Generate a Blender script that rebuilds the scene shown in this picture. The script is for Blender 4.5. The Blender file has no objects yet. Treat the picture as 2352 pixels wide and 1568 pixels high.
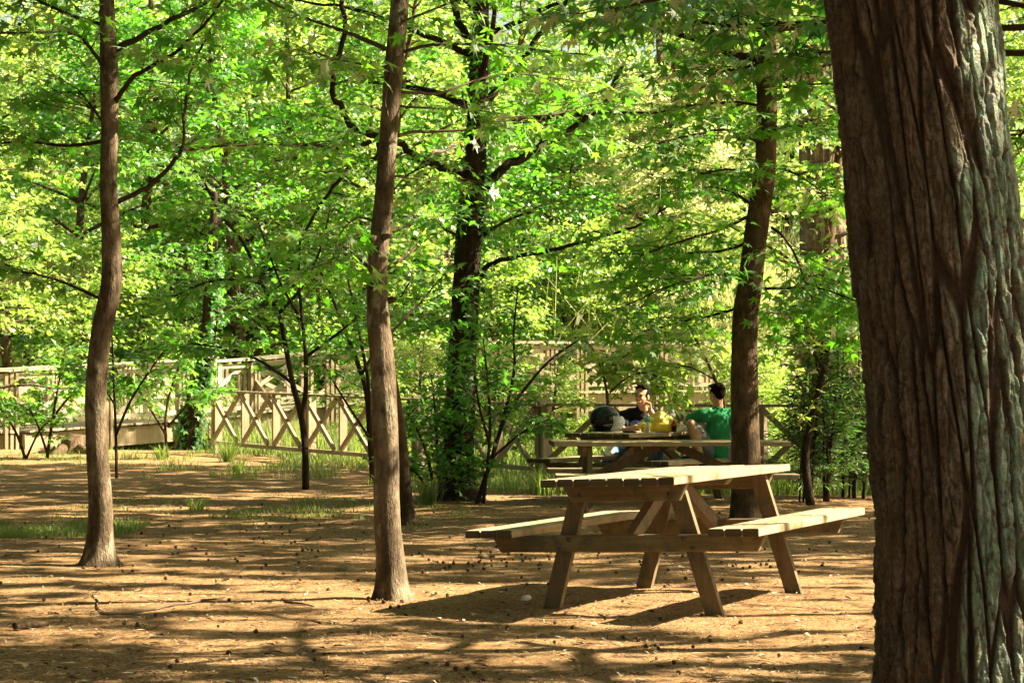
import bpy, bmesh, math, random
import numpy as np
from mathutils import Vector, Matrix, Quaternion

SEED = 7
rnd = random.Random(SEED)
scene = bpy.context.scene
COL = scene.collection

# ------------------------------------------------------------------ camera mapping
F = 5200.0            # focal length in 2352-px-wide picture units
CX, HY, CAMZ = 1176.0, 878.0, 1.3
def P(px, py, d):
    return Vector(((px - CX) * d / F, d, CAMZ - (py - HY) * d / F))

SUN_EL, SUN_AZ = math.radians(40), math.radians(6)      # azimuth: from +X towards +Y
SUN = Vector((math.cos(SUN_EL) * math.cos(SUN_AZ), math.cos(SUN_EL) * math.sin(SUN_AZ), math.sin(SUN_EL)))

# ------------------------------------------------------------------ noise
def _hash(i, j, k):
    h = (i * 374761393 + j * 668265263 + k * 2147483647) & 0xFFFFFFFF
    h = ((h ^ (h >> 13)) * 1274126177) & 0xFFFFFFFF
    h = (h ^ (h >> 16)) & 0xFFFFFFFF
    return h.astype(np.float64) / 4294967295.0
def vnoise(x, y, z):
    x, y, z = np.broadcast_arrays(np.asarray(x, float), np.asarray(y, float), np.asarray(z, float))
    xi, yi, zi = np.floor(x).astype(np.int64), np.floor(y).astype(np.int64), np.floor(z).astype(np.int64)
    fx, fy, fz = x - xi, y - yi, z - zi
    fx, fy, fz = fx*fx*(3-2*fx), fy*fy*(3-2*fy), fz*fz*(3-2*fz)
    r = 0
    for a in (0, 1):
        for b in (0, 1):
            for c in (0, 1):
                w = (fx if a else 1-fx) * (fy if b else 1-fy) * (fz if c else 1-fz)
                r = r + w * _hash(xi+a, yi+b, zi+c)
    return r
def fbm(x, y, z, n=3):
    r, a, t = 0, 1.0, 0
    for i in range(n):
        r = r + a * vnoise(x*2**i + 17.3*i, y*2**i + 5.1*i, z*2**i); t += a; a *= .5
    return r / t
def worley(x, y, z):
    xi, yi, zi = np.floor(x).astype(np.int64), np.floor(y).astype(np.int64), np.floor(z).astype(np.int64)
    F1 = np.full(x.shape, 9.0); F2 = np.full(x.shape, 9.0); C = np.zeros(x.shape)
    for a in (-1,0,1):
        for b in (-1,0,1):
            for c in (-1,0,1):
                i, j, k = xi+a, yi+b, zi+c
                px, py, pz = i+_hash(i,j,k), j+_hash(i+57,j,k), k+_hash(i,j+91,k)
                d = np.sqrt((px-x)**2+(py-y)**2+(pz-z)**2); h = _hash(i+7,j+3,k+11)
                n = d < F1
                F2 = np.where(n, F1, np.minimum(F2, d)); C = np.where(n, h, C); F1 = np.where(n, d, F1)
    return F2-F1, C
def sstep(a, b, x):
    t = np.clip((np.asarray(x, float) - a) / (b - a), 0, 1)
    return t*t*(3-2*t)

# ------------------------------------------------------------------ materials
def new_mat(name):
    m = bpy.data.materials.new(name); m.use_nodes = True
    nt = m.node_tree; nt.nodes.clear()
    out = nt.nodes.new('ShaderNodeOutputMaterial')
    return m, nt, out
def N(nt, t, **kw):
    n = nt.nodes.new(t)
    for k, v in kw.items(): setattr(n, k, v)
    return n
def ramp(nt, stops, fac=None, interp='LINEAR'):
    r = N(nt, 'ShaderNodeValToRGB'); cr = r.color_ramp; cr.interpolation = interp
    while len(cr.elements) < len(stops): cr.elements.new(.5)
    for e, (p, c) in zip(cr.elements, stops):
        e.position = p; e.color = (*c, 1)
    if fac is not None: nt.links.new(fac, r.inputs[0])
    return r
def mapping(nt, scale, coord='Object', rot=(0, 0, 0)):
    tc = N(nt, 'ShaderNodeTexCoord'); mp = N(nt, 'ShaderNodeMapping')
    mp.inputs['Scale'].default_value = scale; mp.inputs['Rotation'].default_value = rot
    nt.links.new(tc.outputs[coord], mp.inputs[0]); return mp.outputs[0]
def noise_tex(nt, vec, scale, detail=4, rough=.6, dist=0):
    n = N(nt, 'ShaderNodeTexNoise'); n.inputs['Scale'].default_value = scale
    n.inputs['Detail'].default_value = detail; n.inputs['Roughness'].default_value = rough
    n.inputs['Distortion'].default_value = dist
    if vec is not None: nt.links.new(vec, n.inputs['Vector'])
    return n.outputs['Fac']
def mixc(nt, fac, a, b, mode='MIX'):
    m = N(nt, 'ShaderNodeMixRGB', blend_type=mode)
    for i, v in ((0, fac), (1, a), (2, b)):
        if hasattr(v, 'node'): nt.links.new(v, m.inputs[i])
        elif i == 0: m.inputs[0].default_value = v
        else: m.inputs[i].default_value = (*v, 1)
    return m.outputs[0]
def bump(nt, h, strength, dist=.01):
    b = N(nt, 'ShaderNodeBump'); b.inputs['Strength'].default_value = strength; b.inputs['Distance'].default_value = dist
    nt.links.new(h, b.inputs['Height']); return b.outputs[0]
def principled(nt, out, color, rough=.8, normal=None, spec=.3, **kw):
    p = N(nt, 'ShaderNodeBsdfPrincipled')
    if hasattr(color, 'node'): nt.links.new(color, p.inputs['Base Color'])
    else: p.inputs['Base Color'].default_value = (*color, 1)
    p.inputs['Roughness'].default_value = rough
    p.inputs['Specular IOR Level'].default_value = spec
    for k, v in kw.items(): p.inputs[k].default_value = v
    if normal is not None: nt.links.new(normal, p.inputs['Normal'])
    nt.links.new(p.outputs[0], out.inputs['Surface']); return p

def leaf_mat(name, dif, dif2, tra, tra2, gloss=.025, tw=.60):
    m, nt, out = new_mat(name)
    g = N(nt, 'ShaderNodeNewGeometry')
    w = noise_tex(nt, mapping(nt, (1, 1, 1)), .6, 2)
    mm = N(nt, 'ShaderNodeMath', operation='ADD'); nt.links.new(g.outputs['Random Per Island'], mm.inputs[0]); nt.links.new(w, mm.inputs[1])
    m2 = N(nt, 'ShaderNodeMath', operation='MULTIPLY'); nt.links.new(mm.outputs[0], m2.inputs[0]); m2.inputs[1].default_value = .5
    cd = ramp(nt, [(.15, dif), (.85, dif2)], m2.outputs[0]); ct = ramp(nt, [(.15, tra), (.85, tra2)], m2.outputs[0])
    D = N(nt, 'ShaderNodeBsdfDiffuse'); T = N(nt, 'ShaderNodeBsdfTranslucent'); G = N(nt, 'ShaderNodeBsdfGlossy')
    nt.links.new(cd.outputs[0], D.inputs[0]); nt.links.new(ct.outputs[0], T.inputs[0])
    G.inputs['Roughness'].default_value = .55; G.inputs[0].default_value = (1, 1, .95, 1)
    a = N(nt, 'ShaderNodeMixShader'); a.inputs[0].default_value = tw
    nt.links.new(D.outputs[0], a.inputs[1]); nt.links.new(T.outputs[0], a.inputs[2])
    fr = N(nt, 'ShaderNodeFresnel'); fr.inputs[0].default_value = 1.35
    fm = N(nt, 'ShaderNodeMath', operation='MULTIPLY_ADD'); nt.links.new(fr.outputs[0], fm.inputs[0]); fm.inputs[1].default_value = .28; fm.inputs[2].default_value = gloss
    b = N(nt, 'ShaderNodeMixShader'); nt.links.new(fm.outputs[0], b.inputs[0])
    nt.links.new(a.outputs[0], b.inputs[1]); nt.links.new(G.outputs[0], b.inputs[2])
    nt.links.new(b.outputs[0], out.inputs[0])
    return m

def bark_mat(name, c1, c2, c3, vs=1.0, lichen=None, bstr=.8, scale=1.0):
    m, nt, out = new_mat(name)
    v = mapping(nt, (scale, scale, .18*scale*vs))
    n1 = noise_tex(nt, v, 38, 5, .65, .6)
    n2 = noise_tex(nt, mapping(nt, (1, 1, .6)), 9, 5, .7)
    n3 = noise_tex(nt, mapping(nt, (1, 1, .35)), 90, 3)
    c = ramp(nt, [(.3, c1), (.52, c2), (.75, c3)], n1).outputs[0]
    c = mixc(nt, .5, c, ramp(nt, [(.38, c1), (.62, c3)], n2).outputs[0])
    c = mixc(nt, .75, c, ramp(nt, [(.40, (.45, .42, .38)), (.56, (1, 1, 1))], noise_tex(nt, mapping(nt, (1, 1, .9)), 4.2, 5, .7)).outputs[0], 'MULTIPLY')
    if lichen:
        l = ramp(nt, [(.56, (0, 0, 0)), (.66, (1, 1, 1))], noise_tex(nt, mapping(nt, (1, 1, .5)), 9, 5, .7)).outputs[0]
        c = mixc(nt, mixc(nt, 1, l, (.55, .55, .55), 'MULTIPLY'), c, lichen)
    h = N(nt, 'ShaderNodeMath', operation='ADD'); nt.links.new(n1, h.inputs[0]); nt.links.new(n3, h.inputs[1])
    principled(nt, out, c, .9, bump(nt, h.outputs[0], bstr, .012), .15)
    return m

def wood_mat(name, c1, c2, c3, axis=1, stain=None):
    m, nt, out = new_mat(name)
    sc = [30, 30, 30]; sc[axis] = 1.6
    v = mapping(nt, tuple(sc))
    n1 = noise_tex(nt, v, 1.0, 5, .6, .8)
    n2 = noise_tex(nt, mapping(nt, (1, 1, 1)), 3.2, 4)
    v2 = mapping(nt, tuple(s*3.3 for s in sc))
    n3 = noise_tex(nt, v2, 1.0, 3, .6)
    g = N(nt, 'ShaderNodeNewGeometry')
    c = ramp(nt, [(.25, c1), (.5, c2), (.75, c3)], n1).outputs[0]
    c = mixc(nt, .4, c, ramp(nt, [(.3, c1), (.7, c3)], n2).outputs[0])
    isl = ramp(nt, [(0, (.72, .70, .66)), (1, (1.0, 1.0, 1.0))], g.outputs['Random Per Island']).outputs[0]
    c = mixc(nt, 1, c, isl, 'MULTIPLY')
    cr = ramp(nt, [(.27, (.35, .3, .25)), (.36, (1, 1, 1))], n3).outputs[0]
    c = mixc(nt, .6, c, cr, 'MULTIPLY')
    if stain:
        l = ramp(nt, [(.50, (0, 0, 0)), (.62, (.85, .85, .85))], noise_tex(nt, mapping(nt, (1, 1, 1)), 6, 5, .7)).outputs[0]
        c = mixc(nt, l, c, stain)
    principled(nt, out, c, .75, bump(nt, n1, .35, .004), .25)
    return m

def plain_mat(name, c, rough=.7, spec=.3, var=.15, vscale=12, bstr=0, **kw):
    m, nt, out = new_mat(name)
    n = noise_tex(nt, mapping(nt, (1, 1, 1)), vscale, 4)
    a = tuple(x*(1-var) for x in c); b = tuple(min(1, x*(1+var)) for x in c)
    col = ramp(nt, [(.3, a), (.7, b)], n).outputs[0]
    principled(nt, out, col, rough, bump(nt, n, bstr, .01) if bstr else None, spec, **kw)
    return m

M = {}
M['leaf'] = leaf_mat('sweetgum_leaf', (.028, .13, .010), (.08, .24, .020), (.075, .42, .010), (.30, .70, .03))
M['leaf_mid'] = leaf_mat('understory_leaf', (.026, .13, .011), (.08, .24, .024), (.07, .40, .012), (.28, .68, .03))
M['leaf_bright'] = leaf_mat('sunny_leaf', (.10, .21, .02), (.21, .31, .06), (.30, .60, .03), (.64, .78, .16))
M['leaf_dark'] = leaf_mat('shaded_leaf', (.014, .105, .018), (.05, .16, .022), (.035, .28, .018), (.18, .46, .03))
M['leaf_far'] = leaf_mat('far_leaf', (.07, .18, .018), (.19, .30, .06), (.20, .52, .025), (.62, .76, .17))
M['leaf_ivy'] = leaf_mat('ivy_leaf', (.022, .13, .014), (.07, .23, .026), (.055, .38, .014), (.24, .60, .035))
M['leaf_willow'] = leaf_mat('narrow_leaf', (.022, .085, .02), (.05, .14, .03), (.05, .22, .02), (.17, .38, .04))
M['leaf_straw'] = leaf_mat('straw_leaf', (.20, .23, .09), (.42, .40, .20), (.28, .34, .10), (.50, .50, .20))
M['leaf_pink'] = leaf_mat('pink_leaf', (.34, .18, .14), (.46, .27, .20), (.42, .22, .16), (.55, .34, .24))
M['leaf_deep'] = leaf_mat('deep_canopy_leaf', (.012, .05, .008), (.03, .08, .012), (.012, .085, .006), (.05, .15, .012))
M['grass'] = leaf_mat('grass_blade', (.06, .13, .018), (.16, .20, .05), (.14, .30, .02), (.36, .42, .07))
M['bark'] = bark_mat('smooth_bark', (.045, .030, .018), (.125, .088, .056), (.29, .225, .155), lichen=(.36, .35, .26), bstr=.9, scale=.8)
M['bark_dark'] = bark_mat('dark_bark', (.018, .012, .008), (.045, .03, .02), (.085, .06, .042), bstr=1)
M['bark_mid'] = bark_mat('ridged_bark', (.03, .018, .010), (.10, .064, .038), (.20, .14, .09), bstr=1)
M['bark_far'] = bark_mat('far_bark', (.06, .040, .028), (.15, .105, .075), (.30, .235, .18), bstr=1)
M['twig'] = plain_mat('twig_bark', (.045, .03, .02), .9, .1)
M['twig_light'] = plain_mat('pale_twig_bark', (.11, .08, .055), .9, .1)
M['wood'] = wood_mat('table_wood', (.30, .22, .125), (.44, .35, .21), (.56, .47, .31), 1, stain=(.24, .21, .13))
M['wood_x'] = wood_mat('cross_timber', (.12, .09, .047), (.20, .155, .085), (.29, .23, .135), 0, stain=(.09, .085, .05))
M['end_grain'] = wood_mat('end_grain', (.06, .045, .026), (.10, .078, .047), (.16, .125, .08), 0)
M['wood_z'] = wood_mat('leg_timber', (.10, .068, .036), (.18, .125, .070), (.27, .19, .11), 2, stain=(.09, .085, .048))
M['fence'] = wood_mat('fence_timber', (.20, .155, .095), (.33, .265, .17), (.46, .38, .26), 2)
M['bridge'] = wood_mat('bridge_timber', (.34, .29, .20), (.48, .42, .31), (.60, .54, .43), 0)
M['bolt'] = plain_mat('bolt_metal', (.05, .045, .04), .5, .5)
M['ball'] = plain_mat('seed_ball_husk', (.075, .045, .025), .9, .1, .3, 60)

def big_bark():
    m, nt, out = new_mat('old_bark')
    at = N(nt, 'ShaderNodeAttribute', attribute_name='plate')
    v = mapping(nt, (1, 1, .25))
    n1 = noise_tex(nt, v, 26, 6, .7, .4); n2 = noise_tex(nt, mapping(nt, (1, 1, .5)), 7, 4, .6)
    n3 = noise_tex(nt, mapping(nt, (1, 1, 1.6)), 110, 3)
    c = ramp(nt, [(.28, (.046, .029, .018)), (.5, (.135, .090, .057)), (.72, (.28, .215, .155))], n1).outputs[0]
    warm = ramp(nt, [(.45, (0, 0, 0)), (.7, (.8, .8, .8))], n2).outputs[0]
    c = mixc(nt, mixc(nt, 1, warm, (.6,.6,.6), 'MULTIPLY'), c, (.19, .10, .05))
    gr = ramp(nt, [(.34, (.38, .36, .34)), (.5, (1, 1, 1)), (.68, (1.5, 1.45, 1.4))], noise_tex(nt, mapping(nt, (1, 1, .75)), 62, 5, .75)).outputs[0]
    c = mixc(nt, 1, c, gr, 'MULTIPLY')
    inner = ramp(nt, [(.1, (.8, .8, .8)), (.45, (0, 0, 0))], at.outputs['Fac']).outputs[0]      # darker, redder colour between the plates
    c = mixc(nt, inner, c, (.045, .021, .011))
    # lichen on the outer plates of the weather side
    tc = N(nt, 'ShaderNodeTexCoord'); sx = N(nt, 'ShaderNodeSeparateXYZ'); nt.links.new(tc.outputs['Object'], sx.inputs[0])
    side = N(nt, 'ShaderNodeMapRange'); nt.links.new(sx.outputs[0], side.inputs[0])
    side.inputs[1].default_value = -.22; side.inputs[2].default_value = .02
    n4 = noise_tex(nt, mapping(nt, (1, 1, .28)), 8.5, 5, .65, .3)
    mu = N(nt, 'ShaderNodeMath', operation='MULTIPLY'); nt.links.new(side.outputs[0], mu.inputs[0]); nt.links.new(n4, mu.inputs[1])
    mu2 = N(nt, 'ShaderNodeMath', operation='MULTIPLY'); nt.links.new(mu.outputs[0], mu2.inputs[0]); nt.links.new(at.outputs['Fac'], mu2.inputs[1])
    lm = ramp(nt, [(.21, (0, 0, 0)), (.37, (.95, .95, .95))], mu2.outputs[0]).outputs[0]
    lc = ramp(nt, [(.35, (.20, .26, .23)), (.5, (.25, .37, .24)), (.65, (.36, .40, .37))], noise_tex(nt, mapping(nt, (1, 1, .4)), 19, 4)).outputs[0]
    lg = ramp(nt, [(.40, (.08, .08, .08)), (.55, (1, 1, 1))], noise_tex(nt, mapping(nt, (1, 1, .7)), 34, 5, .75)).outputs[0]
    c = mixc(nt, mixc(nt, 1, lm, lg, 'MULTIPLY'), c, lc)
    h = N(nt, 'ShaderNodeMath', operation='ADD'); nt.links.new(n1, h.inputs[0]); nt.links.new(n3, h.inputs[1])
    principled(nt, out, c, .68, bump(nt, h.outputs[0], .8, .012), .35)
    return m
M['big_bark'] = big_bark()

def ground_mat():
    m, nt, out = new_mat('forest_floor')
    v = mapping(nt, (1, 1, 1))
    n1 = noise_tex(nt, v, 1.1, 5, .65); n2 = noise_tex(nt, v, 14, 6, .7); n3 = noise_tex(nt, v, 120, 3, .7)
    c = ramp(nt, [(.34, (.20, .108, .050)), (.5, (.335, .21, .105)), (.66, (.49, .335, .185))], n2).outputs[0]
    c = mixc(nt, .45, c, ramp(nt, [(.35, (.26, .15, .07)), (.65, (.52, .33, .17))], n1).outputs[0])
    sp = ramp(nt, [(.36, (.3, .26, .22)), (.48, (1, 1, 1)), (.60, (1, 1, 1)), (.70, (1.4, 1.35, 1.25))], n3).outputs[0]
    c = mixc(nt, .8, c, sp, 'MULTIPLY')
    # bank beyond the fences: mossy straw
    tc = N(nt, 'ShaderNodeTexCoord'); s = N(nt, 'ShaderNodeSeparateXYZ'); nt.links.new(tc.outputs['Object'], s.inputs[0])
    r = N(nt, 'ShaderNodeMapRange'); nt.links.new(s.outputs[1], r.inputs[0]); r.inputs[1].default_value = 34; r.inputs[2].default_value = 45
    mu = N(nt, 'ShaderNodeMath', operation='MULTIPLY'); nt.links.new(r.outputs[0], mu.inputs[0]); nt.links.new(ramp(nt, [(.3, (.5, .5, .5)), (.6, (1, 1, 1))], n1).outputs[0], mu.inputs[1])
    g = ramp(nt, [(.35, (.12, .14, .04)), (.65, (.33, .30, .13))], noise_tex(nt, v, 3, 5)).outputs[0]
    c = mixc(nt, mu.outputs[0], c, g)
    n5 = noise_tex(nt, v, 42, 5, .75)
    c = mixc(nt, .85, c, ramp(nt, [(.36, (.38, .34, .30)), (.47, (.95, .95, .95)), (.56, (1.05, 1.05, 1.05)), (.66, (1.5, 1.42, 1.3))], n5).outputs[0], 'MULTIPLY')
    h = N(nt, 'ShaderNodeMath', operation='ADD'); nt.links.new(n2, h.inputs[0]); nt.links.new(n5, h.inputs[1])
    principled(nt, out, c, .95, bump(nt, h.outputs[0], 1.0, .03), .1)
    return m
M['ground'] = ground_mat()

# ------------------------------------------------------------------ mesh helpers
class MB:
    """collects geometry of ONE part"""
    def __init__(self): self.v, self.f, self.m = [], [], []
    def add(self, vs, fs, mi=0):
        o = len(self.v); self.v += [tuple(p) for p in vs]
        self.f += [tuple(i+o for i in f) for f in fs]; self.m += [mi]*len(fs)
    def hexa(self, c, mi=0):       # 8 corners: bottom 0-3 ccw, top 4-7
        self.add(c, [(3,2,1,0),(4,5,6,7),(0,1,5,4),(1,2,6,5),(2,3,7,6),(3,0,4,7)], mi)
    def box(self, x0, x1, y0, y1, z0, z1, bev=0.0, mi=0):
        if bev <= 0:
            return self.hexa([(x0,y0,z0),(x1,y0,z0),(x1,y1,z0),(x0,y1,z0),(x0,y0,z1),(x1,y0,z1),(x1,y1,z1),(x0,y1,z1)], mi)
        bm = bmesh.new(); bmesh.ops.create_cube(bm, size=1)
        for v in bm.verts: v.co = Vector(((x0+x1)/2+v.co.x*(x1-x0), (y0+y1)/2+v.co.y*(y1-y0), (z0+z1)/2+v.co.z*(z1-z0)))
        bmesh.ops.bevel(bm, geom=bm.edges[:], offset=bev, segments=2, affect='EDGES', profile=.5)
        self.bm(bm, mi)
    def bm(self, bm, mi=0):
        bm.verts.index_update()
        self.add([v.co[:] for v in bm.verts], [tuple(v.index for v in f.verts) for f in bm.faces], mi); bm.free()
    def bar(self, a, b, w, t, up=(0,0,1), bev=0.0, mi=0):
        """board from a to b; w = width in the plane of 'up', t = thickness"""
        a, b = Vector(a), Vector(b); d = (b-a); L = d.length; d = d/L
        s = d.cross(Vector(up));
        if s.length < 1e-4: s = d.cross(Vector((1,0,0)))
        s.normalize(); u = s.cross(d).normalized()
        bm = bmesh.new(); bmesh.ops.create_cube(bm, size=1)
        for v in bm.verts: v.co = (a+b)/2 + d*(v.co.x*L) + s*(v.co.y*t) + u*(v.co.z*w)
        if bev: bmesh.ops.bevel(bm, geom=bm.edges[:], offset=bev, segments=1, affect='EDGES')
        self.bm(bm, mi)
    def tube(self, pts, rad, n=8, mi=0, cap=True):
        pts = [Vector(p) for p in pts]; k = len(pts)
        if not hasattr(rad, '__len__'): rad = [rad]*k
        t0 = (pts[1]-pts[0]).normalized()
        ref = Vector((0,0,1)) if abs(t0.z) < .9 else Vector((1,0,0))
        u = t0.cross(ref).normalized(); vs, fs = [], []
        for i in range(k):
            t = ((pts[min(i+1,k-1)]-pts[max(i-1,0)])).normalized()
            u = (u - t*u.dot(t)).normalized(); w = t.cross(u)
            for j in range(n):
                a = 2*math.pi*j/n
                vs.append(pts[i] + (u*math.cos(a)+w*math.sin(a))*rad[i])
        for i in range(k-1):
            for j in range(n):
                fs.append((i*n+j, i*n+(j+1)%n, (i+1)*n+(j+1)%n, (i+1)*n+j))
        if cap: fs.append(tuple(range(n-1,-1,-1))); fs.append(tuple((k-1)*n+j for j in range(n)))
        self.add(vs, fs, mi)
    def lathe(self, c, prof, n=20, mi=0, M4=None):
        vs, fs = [], []
        for (r, z) in prof:
            for j in range(n):
                a = 2*math.pi*j/n; p = Vector((r*math.cos(a), r*math.sin(a), z))
                if M4: p = M4 @ p
                vs.append(p + Vector(c))
        for i in range(len(prof)-1):
            for j in range(n): fs.append((i*n+j, i*n+(j+1)%n, (i+1)*n+(j+1)%n, (i+1)*n+j))
        fs.append(tuple(range(n-1,-1,-1))); fs.append(tuple((len(prof)-1)*n+j for j in range(n)))
        self.add(vs, fs, mi)
    def build(self, name, mats, parent=None, smooth=False):
        me = bpy.data.meshes.new(name); me.from_pydata(self.v, [], self.f)
        mats = mats if isinstance(mats, (list, tuple)) else [mats]
        for m in mats: me.materials.append(m)
        if len(mats) > 1: me.polygons.foreach_set('material_index', np.array(self.m, dtype=np.int32))
        if smooth: me.polygons.foreach_set('use_smooth', np.ones(len(me.polygons), dtype=bool))
        me.update()
        return link(name, me, parent)
def link(name, me, parent=None):
    o = bpy.data.objects.new(name, me); COL.objects.link(o)
    if parent is not None:
        o.parent = parent; o.matrix_parent_inverse = parent.matrix_basis.inverted() if getattr(parent, 'type', '') == 'EMPTY' and False else Matrix()
    return o
def tag(o, label=None, cat=None, group=None, kind=None):
    if label: o['label'] = label
    if cat: o['category'] = cat
    if group: o['group'] = group
    if kind: o['kind'] = kind
    return o
def thing(name, label, cat, loc=(0,0,0), rot=(0,0,0), group=None):
    o = bpy.data.objects.new(name, None); COL.objects.link(o)
    o.empty_display_size = .1; o.location = loc; o.rotation_euler = rot
    return tag(o, label, cat, group)
def copy_tree(o, parent=None):
    c = o.copy(); COL.objects.link(c)
    if parent is not None: c.parent = parent
    for ch in list(o.children): copy_tree(ch, c)
    return c
def offset_mb(mb, loc):
    l = Vector(loc); mb.v = [(p[0]-l.x, p[1]-l.y, p[2]-l.z) for p in mb.v]; return mb

# ------------------------------------------------------------------ leaves
def star_template():
    v = [(0,0,0)]; tips = [(-100,.62),(-50,.88),(0,1.0),(50,.88),(100,.62)]
    out = [(-150,.16)]
    for i, (a, r) in enumerate(tips):
        out.append((a, r))
        if i < 4: out.append((a+25, .36))
    out.append((150,.16))
    for a, r in out:
        x, y = r*math.cos(math.radians(a)), r*math.sin(math.radians(a))
        v.append((x*.62, y*.62, -.16*r*r + .05*abs(y)))
    return np.array(v), [(0, i, i+1) for i in range(1, len(v)-1)]
def tri_template():      # three-lobed, eight faces less
    v = [(0,0,0),(.15,-.55,-.08),(.30,-.17,.02),(.68,0,-.10),(.30,.17,.02),(.15,.55,-.08)]
    return np.array(v), [(0,1,2),(0,2,3,4),(0,4,5)]
def kite_template(w=.30):
    return np.array([(0,0,0),(.42,-w,.04),(.95,0,-.08),(.42,w,.04)]), [(0,1,2),(0,2,3)]
STAR, TRI, KITE, WILLOW = star_template(), tri_template(), kite_template(), kite_template(.11)

class Foliage:
    """leaves + twigs of one crown"""
    def __init__(self): self.p, self.d, self.n, self.s = [], [], [], []; self.tw = MB()
    def leaf(self, p, d, n, s): self.p.append(p[:]); self.d.append(d[:]); self.n.append(n[:]); self.s.append(s)
    def bulk(self, p, d, n, s):
        self.p += list(map(tuple, p)); self.d += list(map(tuple, d)); self.n += list(map(tuple, n)); self.s += list(s)
    def build(self, name, lmat, tmat, parent=None, template=STAR, origin=(0,0,0), keep=None):
        p, d, n, s = (np.array(x, float) for x in (self.p, self.d, self.n, self.s))
        if keep is not None and len(p):
            k = keep(p); p, d, n, s = p[k], d[k], n[k], s[k]
        T, faces = template; K = len(T); L = len(p)
        d /= np.linalg.norm(d, axis=1, keepdims=True) + 1e-9
        y = np.cross(n, d); y /= np.linalg.norm(y, axis=1, keepdims=True) + 1e-9
        z = np.cross(d, y)
        V = p[:, None, :] + s[:, None, None] * (T[None, :, 0:1]*d[:, None, :] + T[None, :, 1:2]*y[:, None, :] + T[None, :, 2:3]*z[:, None, :])
        V = V.reshape(-1, 3)
        tv = np.array(self.tw.v, float).reshape(-1, 3)
        nv = len(V); allv = np.vstack([V, tv]) - np.array(origin)[None]
        flat = np.concatenate([np.array(f) for f in faces]); sizes = np.array([len(f) for f in faces])
        loops = (np.arange(L)[:, None]*K + flat[None]).ravel()
        tot = np.tile(sizes, L)
        if self.tw.f:
            tl = np.concatenate([np.array(f) for f in self.tw.f]) + nv; ts = np.array([len(f) for f in self.tw.f])
            loops = np.concatenate([loops, tl]); tot2 = np.concatenate([tot, ts])
        else: tot2 = tot
        me = bpy.data.meshes.new(name)
        me.vertices.add(len(allv)); me.vertices.foreach_set('co', allv.astype(np.float32).ravel())
        me.loops.add(len(loops)); me.loops.foreach_set('vertex_index', loops.astype(np.int32))
        me.polygons.add(len(tot2)); st = np.concatenate([[0], np.cumsum(tot2)[:-1]])
        me.polygons.foreach_set('loop_start', st.astype(np.int32))
        try: me.polygons.foreach_set('loop_total', tot2.astype(np.int32))
        except Exception: pass
        mi = np.zeros(len(tot2), dtype=np.int32); mi[len(tot):] = 1
        me.materials.append(lmat); me.materials.append(tmat)
        me.polygons.foreach_set('material_index', mi)
        me.update(calc_edges=True); me.validate()
        return link(name, me, parent)

def rv(r, s=1.0): return Vector((r.uniform(-s,s), r.uniform(-s,s), r.uniform(-s,s)))
UP = Vector((0,0,1))
def path_at(path, t):
    k = len(path)-1; x = min(max(t,0),.9999)*k; i = int(x); f = x-i
    p = path[i].lerp(path[i+1], f); tg = (path[i+1]-path[i]).normalized()
    return p, tg
def smooth_path(pts, sub=4):
    pts = [Vector(p) for p in pts]
    if len(pts) < 3: return [pts[0].lerp(pts[-1], i/sub) for i in range(sub+1)]
    out = []
    for i in range(len(pts)-1):
        p0, p1, p2, p3 = pts[max(i-1,0)], pts[i], pts[i+1], pts[min(i+2,len(pts)-1)]
        for k in range(sub):
            t = k/sub
            out.append(.5*((2*p1)+(p2-p0)*t+(2*p0-5*p1+4*p2-p3)*t*t+(3*p1-p0-3*p2+p3)*t**3))
    out.append(pts[-1]); return out
def leaves_on(Fo, path, r, leaf, step, upn=1.0, droop=.25):
    L = sum((path[i+1]-path[i]).length for i in range(len(path)-1)); n = max(2, int(L/step))
    for i in range(n+1):
        t = .15 + .85*i/n
        p, tg = path_at(path, t)
        lat = tg.cross(UP)
        if lat.length < .1: lat = rv(r)
        lat.normalize(); sd = 1 if (i % 2) else -1
        d = (tg*(.5+t*.5) + lat*sd*r.uniform(.4,1.1) - UP*r.uniform(0, droop*2) + rv(r,.35))
        if d.length < .05: d = lat
        d.normalize()
        nn = UP*upn + rv(r,.75) + lat*sd*.15
        Fo.leaf(p + d*leaf*r.uniform(.1,.5) - UP*leaf*.1, d, nn, leaf*r.uniform(.65,1.2))
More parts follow.
